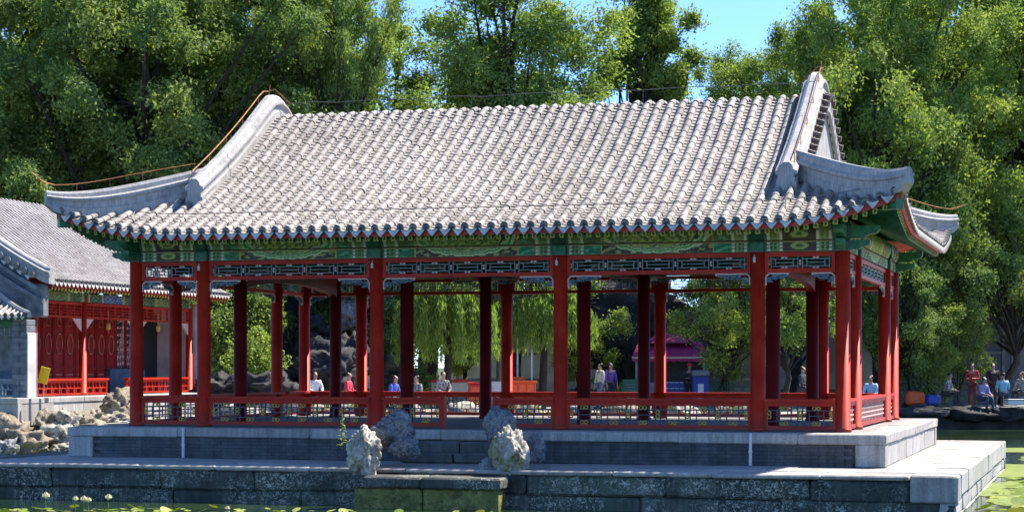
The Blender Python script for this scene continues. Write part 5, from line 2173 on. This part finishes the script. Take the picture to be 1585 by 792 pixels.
# ------------------------------------------------------------------ walls at the back
def back_wall(name, px0, px1, Z, ztop, label, mat, coping=True, panels=0, bays=None, Z2=None):
    a, c = P(px0, 500, Z), P(px1, 500, Z2 or Z)
    L = math.hypot(c.x - a.x, c.y - a.y)
    t = thing(name, label, 'wall', (a.x, a.y, GZ), math.atan2(c.y - a.y, c.x - a.x))
    b = MB()
    b.box(0, L, 0, .4, -.2, ztop - GZ)
    put('wall_body', b.mesh('wall_body', MT[mat]), t)
    b = MB()
    b.box(0, L, -.04, -.002, -.2, .55)
    put('base_course', b.mesh('base_course', MT['blue_grey']), t)
    if coping:
        b = MB()
        n = int(L / .3)
        h = ztop - GZ
        b.add([(0, -.5, h), (L, -.5, h), (L, .2, h + .62), (0, .2, h + .62), (0, .9, h), (L, .9, h)], [(0, 1, 2, 3), (3, 2, 5, 4), (0, 4, 5, 1)])
        for k in range(n):
            x = .1 + k * .3
            b.tint = random.uniform(.35, .7)
            b.tube([(x, -.54, h + .02), (x, .2, h + .66), (x, .94, h + .02)], .085, 6)
        put('coping_tiles', b.mesh('coping_tiles', MT['tile_mass']), t, kind='stuff')
    for k in range(panels):
        b = MB()
        x0 = L * (k + .08) / panels
        x1 = L * (k + .92) / panels
        h = ztop - GZ
        for q in ((x0, x0 + .12, .9, h - .5), (x1 - .12, x1, .9, h - .5)):
            b.box(q[0], q[1], -.05, -.003, q[2], q[3])
        b.box(x0 + .121, x1 - .121, -.05, -.003, .9, 1.02)
        b.box(x0 + .121, x1 - .121, -.05, -.003, h - .62, h - .5)
        b.box(x0 + .121, x1 - .121, -.045, -.003, 2.1, 2.2)
        put('panel_frame', b.mesh('panel_frame', MT['blue_grey']), t)
back_wall('garden_wall', 1380, 1800, 84, 3.2, 'long dark grey wall in tree shade behind the sitters on the right bank', 'grey_wall', True, 7)
back_wall('garden_wall', 1195, 1374, 90, 3.3, 'whitewashed wall with tiled coping seen through the right corner bays', 'white_wall', True, 0)
back_wall('garden_wall', 700, 935, 92, 3.0, 'pale grey wall behind the willows and the orange booth', 'white_wall', True, 3)
back_wall('garden_wall', -300, 640, 98, 3.6, 'long dark wall behind the rockery and the left trees', 'grey_wall', True, 12)
back_wall('garden_wall', 936, 1194, 96, 3.4, 'grey wall behind the magenta kiosk and the rockery hill', 'grey_wall', True, 4)
# moon gate fragment by the strollers
c = P(905, 600, 88)
t = thing('gateway', 'pale arched gateway behind the two strollers', 'gate', (c.x, c.y, GZ))
b = MB()
N = 20
h, rO, hw = 3.0, .95, 1.8
vs, fs = [], []
for k in range(N + 1):
    a = PI * k / N
    xi, zi = -rO * math.cos(a), 1.35 + rO * math.sin(a)
    xo = -hw * math.cos(a) / max(.01, max(abs(math.cos(a)), abs(math.sin(a))))
    zo = 1.35 + (h - 1.35) * math.sin(a) / max(.01, max(abs(math.cos(a)), abs(math.sin(a))))
    vs += [(xi, 0, zi), (xo, 0, zo), (xi, .35, zi), (xo, .35, zo)]
for k in range(N):
    o_ = 4 * k
    fs += [(o_, o_ + 1, o_ + 5, o_ + 4), (o_ + 2, o_ + 6, o_ + 7, o_ + 3), (o_, o_ + 4, o_ + 6, o_ + 2), (o_ + 1, o_ + 3, o_ + 7, o_ + 5)]
b.add(vs, fs)
b.box(-hw, -rO, .001, .349, 0, 1.35)
b.box(rO, hw, .001, .349, 0, 1.35)
put('arch_wall', b.mesh('arch_wall', MT['white_wall'], recalc=True), t)
b = MB()
b.tube([(-rO * math.cos(PI * k / N) * 1.0, -.02, 1.35 + rO * math.sin(PI * k / N)) for k in range(N + 1)], .06, 6)
put('arch_trim', b.mesh('arch_trim', MT['blue_grey']), t)
b = MB()
b.box(-hw - .15, hw + .15, -.2, .55, h, h + .18)
put('cap', b.mesh('cap', MT['ridge']), t)

# ------------------------------------------------------------------ magenta kiosk
kc = P(1037, 600, 80)
ko = thing('kiosk', 'snack kiosk with a scalloped magenta awning seen through the right bay', 'kiosk', (kc.x, kc.y, GZ), R(-4))
b = MB()
b.box(-1.35, 1.35, .2, 2.2, 0, 2.1, 0)
put('cabin', b.mesh('cabin', MT['black']), ko)
b = MB()
b.cbox(-1.3, 1.3, -.15, .19, 0, .95, .02)
put('counter', b.mesh('counter', MT['grey_metal']), ko)
b = MB()
for s in (-1, 1):
    b.box(s * 1.33 - .04, s * 1.33 + .04, -.7, -.62, 0, 1.95)
put('post', b.mesh('post', MT['grey_metal']), ko)
b = MB()
b.add([(-1.5, -.8, 1.98), (1.5, -.8, 1.98), (1.25, .7, 2.55), (-1.25, .7, 2.55), (-1.5, 2.3, 1.98), (1.5, 2.3, 1.98)], [(0, 1, 2, 3), (3, 2, 5, 4), (0, 3, 4), (1, 5, 2)])
b.add([(-.95, -.1, 2.50), (.95, -.1, 2.50), (.6, .7, 2.86), (-.6, .7, 2.86), (-.95, 1.6, 2.50), (.95, 1.6, 2.50)], [(0, 1, 2, 3), (3, 2, 5, 4), (0, 3, 4), (1, 5, 2)])
ns = 40
vs = []
for k in range(ns + 1):
    x = -1.5 + 3.0 * k / ns
    vs += [(x, -.81, 1.985), (x, -.82, 1.985 - .19 - .05 * abs(math.sin(k * PI / 4)))]
b.add(vs, [(2 * k, 2 * k + 1, 2 * k + 3, 2 * k + 2) for k in range(ns)])
aw = put('awning', b.mesh('awning', MT['purple']), ko)
b = MB()
b.box(-1.5, 1.5, -.84, -.822, 1.88, 1.95)
put('piping', b.mesh('piping', MT['pink']), aw)
def crate_unit(px, Z, w_, d_, h_, name, label, cat, mat, extra):
    c = P(px, 600, Z)
    t = thing(name, label, cat, (c.x, c.y, GZ))
    b = MB()
    b.cbox(-w_ / 2, w_ / 2, -d_ / 2, d_ / 2, 0, h_, .03)
    put('body', b.mesh('body', MT[mat]), t)
    for nm, mt, f in extra:
        b = MB()
        f(b)
        put(nm, b.mesh(nm, MT[mt]), t)
    return t
crate_unit(1042, 78.6, .95, .5, .98, 'drinks_crate', 'stack of blue drinks crates standing before the kiosk counter', 'crate', 'bin_blue',
           [('crate_rim', 'white', lambda b: [b.box(-.48, .48, -.262, -.252, z, z + .03) for z in (.1, .4, .7, .93)]), ('crate_rib', 'bin_blue', lambda b: [b.box(x, x + .04, -.275, -.2521, .02, .96) for x in (-.4, -.2, 0, .2, .36)])])
crate_unit(1084, 77.5, .60, .5, 1.20, 'drinks_cooler', 'blue and white drinks cooler right of the kiosk', 'cooler', 'bin_blue',
           [('lid', 'grey_metal', lambda b: b.cbox(-.33, .33, -.28, .28, 1.2, 1.42, .03)), ('panel', 'white', lambda b: [b.box(-.12, .10, -.262, -.252, .55, .9), b.box(-.12, .10, -.262, -.252, .2, .45)])])
gb = crate_unit(976, 77, .62, .3, 1.08, 'notice_board', 'green notice board with pale lettering left of the kiosk', 'board', 'bin_green',
           [('print', 'lattice', lambda b: [b.box(-.20, .20, -.157, -.1505, .86, .89), b.box(-.14, .14, -.157, -.1505, .76, .79), b.box(-.18, .18, -.157, -.1505, .66, .69)]),
            ('foot', 'grey_metal', lambda b: [b.box(-.28, -.22, -.2, .2, -.05, .02), b.box(.22, .28, -.2, .2, -.05, .02)]),
            ('symbol', 'white', lambda b: [b.lathe([(.075, -.005), (.075, .005)], 12, (x, 0, 0)) for x in (-.085, .085)])])
for ch in gb.children:
    if ch.name.startswith('symbol'):
        ch.rotation_euler = (R(90), 0, 0)
        ch.location = (0, -.156, .38)
# orange booth with poles, red drum, white box, planter wall
ob = crate_unit(808, 71.5, .98, .7, .98, 'ticket_booth', 'bright orange cabinet with a lid under the yellow-green willow', 'cabinet', 'orange',
           [('lid', 'orange', lambda b: b.cbox(-.54, .54, -.40, .40, .98, 1.08, .02)), ('top_rail', 'orange', lambda b: [b.box(-.40, .10, -.1, .1, 1.08, 1.2)]),
            ('panel_frame', 'bright_red', lambda b: [b.box(x, x + .04, -.365, -.352, .06, .92) for x in (-.46, -.16, .14, .42)])])
for k, (px, lb) in enumerate(((801, 'thin pale pole rising behind the left of the orange cabinet'), (823, 'thin pale pole rising behind the right of the orange cabinet'))):
    c = P(px, 600, 72.3)
    b = MB()
    b.tube([(0, 0, -.2), (0, 0, 2.6)], .028, 8)
    b.lathe([(.06, 0), (.06, .05)], 8)
    o = b.build('pole', MT['pipe'])
    o.location = (c.x, c.y, GZ)
    tag(o, lb, 'pole', 'poles by the orange cabinet')
rd_ = crate_unit(738, 71, .60, .5, .95, 'fire_box', 'red cabinet standing left of the black columns behind the willow', 'cabinet', 'bright_red',
           [('lid', 'bright_red', lambda b: b.cbox(-.33, .33, -.28, .28, .95, 1.02, .02)), ('door', 'orange', lambda b: b.box(-.22, .22, -.262, -.252, .12, .85))])
crate_unit(770, 71.6, .55, .5, .98, 'white_cabinet', 'small white cabinet between the two black columns', 'cabinet', 'white',
           [('lid', 'white', lambda b: b.cbox(-.30, .30, -.28, .28, .98, 1.03, .012)), ('door', 'pipe', lambda b: b.box(-.2, .2, -.262, -.252, .1, .9))])
back_wall('planter_wall', 655, 724, 76, .55, 'low pale planter wall with a red coping under the willow', 'white_wall', False)
c0, c1 = P(653, 580, 75.9), P(726, 580, 75.9)
b = MB()
b.cbox(c0.x, c1.x, 75.8, 76.5, .552, .66, .02)
o = b.build('coping', MT['bright_red'])
pw = [q for q in bpy.data.objects if q.name.startswith('planter_wall')][0]
o.parent = pw
o.matrix_parent_inverse = Matrix.Translation(pw.location).inverted()
# green mesh fence right of the kiosk
c0, c1 = P(1098, 600, 79), P(1165, 600, 79)
fe = thing('fence', 'dark green mesh fence panel right of the drinks cooler', 'fence', (c0.x, 79, GZ))
L = c1.x - c0.x
b = MB()
for k in range(3):
    b.box(L * k / 2 - .03, L * k / 2 + .03, -.03, .03, -.2, 1.0)
put('post', b.mesh('post', MT['bin_green']), fe)
b = MB()
for k in range(24):
    b.box(L * k / 24, L * k / 24 + .014, -.008, .008, .05, .95)
for k in range(6):
    b.box(0, L, -.0075, .0075, .08 + .17 * k, .1 + .17 * k)
put('mesh_panel', b.mesh('mesh_panel', MT['bin_green']), fe)
# bags and board on the right bank
def bag(px, py, Z, s, mat, label):
    c = P(px, py, Z)
    t = thing('bag', label, 'bag', (c.x, c.y, GZ + .12), R(12), 'bags on the right bank')
    b = MB()
    b.cbox(-.36 * s, .36 * s, -.2 * s, .2 * s, 0, .5 * s, .09 * s, .02)
    put('body', b.mesh('body', MT[mat], smooth=False), t)
    b = MB()
    b.tube([(-.15 * s, 0, .48 * s), (-.1 * s, 0, .62 * s), (.1 * s, 0, .62 * s), (.15 * s, 0, .48 * s)], .02, 6)
    put('strap', b.mesh('strap', MT['black']), t)
bag(1416, 618, 75.6, 1.0, 'orange', 'bright orange bag on the bank beside the right corner columns')
bag(1444, 620, 75.8, .75, 'bin_blue', 'dark blue bag between the orange bag and the patterned sitter')
c = P(1573, 628, 75.4)
t = thing('cooler_box', 'white flat box on the bank at the right edge beside the light-blue sitter', 'box', (c.x, c.y, GZ + .12), R(8))
b = MB()
b.cbox(-.42, .42, -.25, .25, 0, .18, .03)
put('body', b.mesh('body', MT['white']), t)
b = MB()
b.cbox(-.43, .43, -.26, .26, .183, .23, .02)
put('lid', b.mesh('lid', MT['grey_metal']), t)

# ------------------------------------------------------------------ people
def skin(name, nodes, edges, mat, sub=1, root=0):
    me = bpy.data.meshes.new(name)
    me.from_pydata([n[0] for n in nodes], edges, [])
    o = bpy.data.objects.new(name, me)
    COL.objects.link(o)
    md = o.modifiers.new('s', 'SKIN')
    md.use_smooth_shade = True
    sv = me.skin_vertices[0].data
    for k, n in enumerate(nodes):
        r = n[1]
        sv[k].radius = r if isinstance(r, tuple) else (r, r)
        sv[k].use_root = (k == root)
    if sub:
        m2 = o.modifiers.new('u', 'SUBSURF')
        m2.levels = sub
        m2.render_levels = sub
    dg = bpy.context.evaluated_depsgraph_get()
    dg.update()
    out = bpy.data.meshes.new_from_object(o.evaluated_get(dg))
    bpy.data.objects.remove(o)
    bpy.data.meshes.remove(me)
    out.name = name
    out.materials.clear()
    out.materials.append(mat)
    return out
MT['skin'] = plain('skin', (0.45, 0.26, 0.18), .55, .08)
MT['hair'] = plain('black_hair', (0.015, 0.012, 0.011), .5, .2)
MT['cloth'] = plain('cloth', (.3, .3, .3), .8)
def person_parts(pose):
    """joint positions, metres, facing -Y; sitting poses have the seat at z = .42"""
    sit = pose.startswith('sit')
    if sit:
        hip, chest, neck = .50, .86, 1.02
        lean = .10 if pose == 'sit_lean' else .03
        J = dict(pel=(0, 0, hip), belly=(0, -lean * .3, hip + .2), chest=(0, -lean, chest), neck=(0, -lean * 1.4, neck), chin=(0, -lean * 1.6 - .01, neck + .07), head=(0, -lean * 1.6 - .005, neck + .15), crown=(0, -lean * 1.6 + .01, neck + .225))
        for s, n in ((-1, 'l'), (1, 'r')):
            J['sh' + n] = (s * .18, -lean, chest + .08)
            J['el' + n] = (s * .25, -lean - .05, chest - .19)
            J['wr' + n] = (s * .12, -lean - .28, chest - .25)
            J['hp' + n] = (s * .10, -.02, hip - .02)
            J['kn' + n] = (s * .13, -.42, hip - (.0 if pose == 'sit_lean' else .02))
            J['an' + n] = (s * .12, -.46 + (.1 if n == 'l' else 0), .07)
            J['to' + n] = (s * .13, -.62 + (.1 if n == 'l' else 0), .03)
    else:
        J = dict(pel=(0, 0, .92), belly=(0, 0, 1.08), chest=(0, -.01, 1.28), neck=(0, .0, 1.44), chin=(0, -.02, 1.50), head=(0, -.01, 1.58), crown=(0, .005, 1.655))
        for s, n in ((-1, 'l'), (1, 'r')):
            J['sh' + n] = (s * .185, 0, 1.37)
            bend = pose == 'stand_hold'
            J['el' + n] = (s * .25, -.02, 1.10)
            J['wr' + n] = (s * .14, -.24, 1.12) if bend else (s * .26, -.08, .87)
            st = .12 if pose == 'stand_walk' else .0
            J['hp' + n] = (s * .095, 0, .88)
            J['kn' + n] = (s * .105, -.03 - s * st * .7, .48)
            J['an' + n] = (s * .11, .03 - s * st * 1.5, .08)
            J['to' + n] = (s * .125, -.13 - s * st * 1.5, .03)
    V = lambda k: Vector(J[k])
    nodes, edges, idx = [], [], {}
    def nod(k, p, r):
        idx[k] = len(nodes)
        nodes.append((tuple(p), r))
        return idx[k]
    nod('pel', V('pel'), (.13, .10))
    nod('belly', V('belly'), (.115, .085))
    nod('chest', V('chest'), (.135, .095))
    nod('neck', V('neck'), (.052, .052))
    nod('chin', V('chin'), (.066, .072))
    nod('head', V('head'), (.080, .096))
    nod('crown', V('crown'), (.058, .066))
    for a, b in (('pel', 'belly'), ('belly', 'chest'), ('chest', 'neck'), ('neck', 'chin'), ('chin', 'head'), ('head', 'crown')):
        edges.append((idx[a], idx[b]))
    for n in 'lr':
        s = -1 if n == 'l' else 1
        nod('sh' + n, V('sh' + n), .056)
        nod('el' + n, V('el' + n), .040)
        nod('wr' + n, V('wr' + n), .026)
        d = (V('wr' + n) - V('el' + n)).normalized()
        side = d.cross(Vector((0, 0, 1)) if abs(d.z) < .9 else Vector((0, 1, 0))).normalized()
        pm = V('wr' + n) + d * .055
        nod('pa' + n, pm, (.034, .018))
        edges += [(idx['chest'], idx['sh' + n]), (idx['sh' + n], idx['el' + n]), (idx['el' + n], idx['wr' + n]), (idx['wr' + n], idx['pa' + n])]
        for q, (o_, l_) in enumerate(((-.027, .060), (-.009, .072), (.009, .068), (.027, .054))):
            a = pm + d * .035 + side * o_
            b = a + d * l_ * .6 + Vector((0, 0, -.008))
            c = a + d * l_ + Vector((0, 0, -.028))
            nod('f%s%d' % (n, q), a, .0095)
            nod('g%s%d' % (n, q), b, .0085)
            nod('h%s%d' % (n, q), c, .007)
            edges += [(idx['pa' + n], idx['f%s%d' % (n, q)]), (idx['f%s%d' % (n, q)], idx['g%s%d' % (n, q)]), (idx['g%s%d' % (n, q)], idx['h%s%d' % (n, q)])]
        th = V('wr' + n) + d * .03 - side * s * .03
        nod('t' + n, th, .011)
        nod('u' + n, th + d * .05 - side * s * .02, .009)
        edges += [(idx['wr' + n], idx['t' + n]), (idx['t' + n], idx['u' + n])]
        nod('hp' + n, V('hp' + n), .088)
        nod('kn' + n, V('kn' + n), .056)
        nod('an' + n, V('an' + n), .038)
        nod('to' + n, V('to' + n), (.036, .024))
        edges += [(idx['pel'], idx['hp' + n]), (idx['hp' + n], idx['kn' + n]), (idx['kn' + n], idx['an' + n]), (idx['an' + n], idx['to' + n])]
    body = skin('body', nodes, edges, MT['skin'], 1)
    # nose, brow and jaw pulled out of the head surface
    hd_ = V('head')
    for v in body.vertices:
        rel = v.co - hd_
        if rel.y < -.05 and abs(rel.x) < .022 and -.05 < rel.z < .01:
            v.co.y -= .018
    # clothes
    tn = [(V('pel') + Vector((0, 0, -.02)), (.155, .125)), (V('belly'), (.142, .112)), (V('chest'), (.160, .120)), (V('neck') - Vector((0, 0, .045)), (.075, .07))]
    te_ = [(0, 1), (1, 2), (2, 3)]
    for n in 'lr':
        k = len(tn)
        tn += [(V('sh' + n), .074), (V('el' + n), .058), (V('el' + n).lerp(V('wr' + n), .75), .045)]
        te_ += [(2, k), (k, k + 1), (k + 1, k + 2)]
    top = skin('shirt', [(tuple(p), r) for p, r in tn], te_, MT['cloth'], 1)
    tn = [(V('pel') + Vector((0, 0, .03)), (.150, .120))]
    te_ = []
    for n in 'lr':
        k = len(tn)
        tn += [(V('hp' + n), .105), (V('kn' + n), .072), (V('an' + n), .058)]
        te_ += [(0, k), (k, k + 1), (k + 1, k + 2)]
    leg = skin('trousers', [(tuple(p), r) for p, r in tn], te_, MT['cloth'], 1)
    hn = [(V('head') + Vector((0, .055, -.03)), (.066, .05)), (V('head') + Vector((0, .042, .03)), (.100, .094)), (V('crown') + Vector((0, -.022, .016)), (.098, .106))]
    hair = skin('hair', [(tuple(p), r) for p, r in hn], [(0, 1), (1, 2)], MT['hair'], 1)
    sh = MB()
    for n in 'lr':
        a, t_ = V('an' + n), V('to' + n)
        sh.tube([a + Vector((0, .05, -.02)), a + Vector((0, -.01, -.02)), t_ + Vector((0, .02, .005)), t_ + Vector((0, -.05, 0))], [.03, .05, .046, .025], 8)
    shoes = sh.mesh('shoes', MT['cloth'], smooth=True)
    ey_ = MB()
    for s in (-1, 1):
        ey_.lathe([(.004, -.006), (.010, 0), (.004, .006)], 6, (hd_.x + s * .032, hd_.y - .093, hd_.z + .008))
        ey_.tube([(hd_.x + s * .082, hd_.y + .01, hd_.z - .03), (hd_.x + s * .088, hd_.y + .012, hd_.z + .02)], .012, 5)
    ey_.box(hd_.x - .024, hd_.x + .024, hd_.y - .088, hd_.y - .082, hd_.z - .064, hd_.z - .057)
    face = ey_.mesh('face_features', MT['hair'])
    return body, top, leg, hair, shoes, face
poses = {}
cl_cache = {}
def cloth(c, pattern=False):
    key = (c, pattern)
    if key not in cl_cache:
        if pattern:
            def b(nt, s):
                v = coords(nt, False)
                f = tex_noise(nt, v, 16, 2, .5)
                nt.links.new(ramp(nt, f, [(.45, c), (.55, pattern)]), s.inputs['Base Color'])
                s.inputs['Roughness'].default_value = .85
            cl_cache[key] = M('patterned_cloth', b)
        else:
            cl_cache[key] = plain('cloth', c, .85, .1, 6)
    return cl_cache[key]
def person(px, Z, pose, rz, label, shirt, trousers, shoes=(.05, .05, .05), dz=0.0, s=1.0, hat=None, pat=None):
    if pose not in poses:
        poses[pose] = person_parts(pose)
    x = (px - 792.5) / FPX * Z
    t = thing('person', label, 'person', (x, Z, GZ + dz), R(rz), 'visitors around the pond', (s, s, s))
    for me, mt in zip(poses[pose], (MT['skin'], cloth(shirt, pat) if pat else cloth(shirt), cloth(trousers), cloth(hat) if hat else MT['hair'], cloth(shoes), MT['hair'])):
        o = put(me.name.split('.')[0], me, t)
        o.material_slots[0].link = 'OBJECT'
        o.material_slots[0].material = mt
    if hat:
        b = MB()
        hz_ = 1.60 if not pose.startswith('sit') else 1.20
        b.lathe([(.11, hz_), (.10, hz_ + .05), (.06, hz_ + .10)], 12, (0, -.03, 0))
        b.box(-.07, .07, -.24, -.12, hz_, hz_ + .012)
        put('cap', b.mesh('cap', cloth(hat)), t)
    return t
W_ = (.75, .75, .75)
person(487, 67.5, 'sit', 30, 'person in a white shirt sitting bowed at the dark rockery', W_, (.06, .07, .12), dz=.12)
person(538, 67.0, 'sit', 75, 'person in a pink-red jacket sitting below the white rockery peak', (.62, .05, .10), (.05, .05, .06), dz=.10)
person(569, 70, 'sit_lean', -20, 'person in beige sitting half hidden by the front column', (.5, .42, .32), (.10, .09, .08), dz=.22)
person(606, 67.5, 'sit_lean', 60, 'person in blue with a white bundle bending by the left inner column', (.08, .14, .55), (.6, .6, .65), dz=.0)
person(646, 67.5, 'sit', -40, 'person in grey patterned top sitting by the column under the willow', (.35, .35, .38), (.08, .08, .1), dz=.0, pat=(.08, .08, .1))
person(684, 67.5, 'sit_lean', 20, 'person in dark floral top sitting alone under the willow', (.10, .09, .10), (.04, .04, .05), dz=.12, pat=(.4, .36, .36))
person(929, 75, 'stand_walk', -60, 'person in a pale shirt and jeans standing left of the purple-shirted one', (.62, .58, .56), (.12, .18, .36), s=1.0)
person(945, 75.4, 'stand', 40, 'person in a purple shirt standing beside the one in the pale shirt', (.17, .08, .36), (.04, .04, .06), s=1.02)
person(1067, 78.2, 'stand_hold', 10, 'person in black with a red cap standing under the kiosk awning', (.04, .04, .05), (.03, .03, .04), hat=(.6, .03, .03))
person(1241, 70, 'sit', 60, 'dark-clothed person sitting by the tree trunk in the narrow right bay', (.05, .05, .06), (.04, .04, .05), dz=.30)
person(1350, 68, 'sit_lean', -30, 'person in a light blue shirt sitting between the right corner columns', (.45, .58, .78), (.1, .12, .2), dz=.0)
person(1505, 76.6, 'stand_hold', -25, 'standing person in a red top and pale scarf on the right bank', (.55, .04, .05), (.16, .04, .035), s=1.0, pat=(.34, .03, .04))
person(1537, 76.8, 'stand', 10, 'standing woman in a long dark dress on the right bank', (.035, .018, .018), (.03, .02, .02), (.7, .7, .7), s=1.0)
person(1553, 75.9, 'sit', 190, 'person in a light-blue shirt sitting with back turned on the right bank', (.24, .48, .62), (.05, .06, .09), dz=.05)
person(1519, 75.7, 'sit_lean', 35, 'person in a purple checked shirt sitting at the water edge with legs down', (.20, .18, .42), (.05, .08, .14), dz=-.10, pat=(.34, .32, .5))
person(1464, 76.4, 'sit_lean', 60, 'person in a black and white patterned top leaning forward on the right bank', (.08, .08, .09), (.04, .04, .05), dz=.06, pat=(.5, .5, .5))
person(1582, 76.2, 'sit', -50, 'pale-faced person cut by the right frame edge on the bank', (.16, .15, .15), (.05, .05, .05), dz=.10, pat=(.5, .46, .42))
person(408, 69, 'sit_lean', -70, 'person in dark blue crouching beside the bright bush behind the left bays', (.10, .16, .30), (.05, .06, .09), dz=.0)
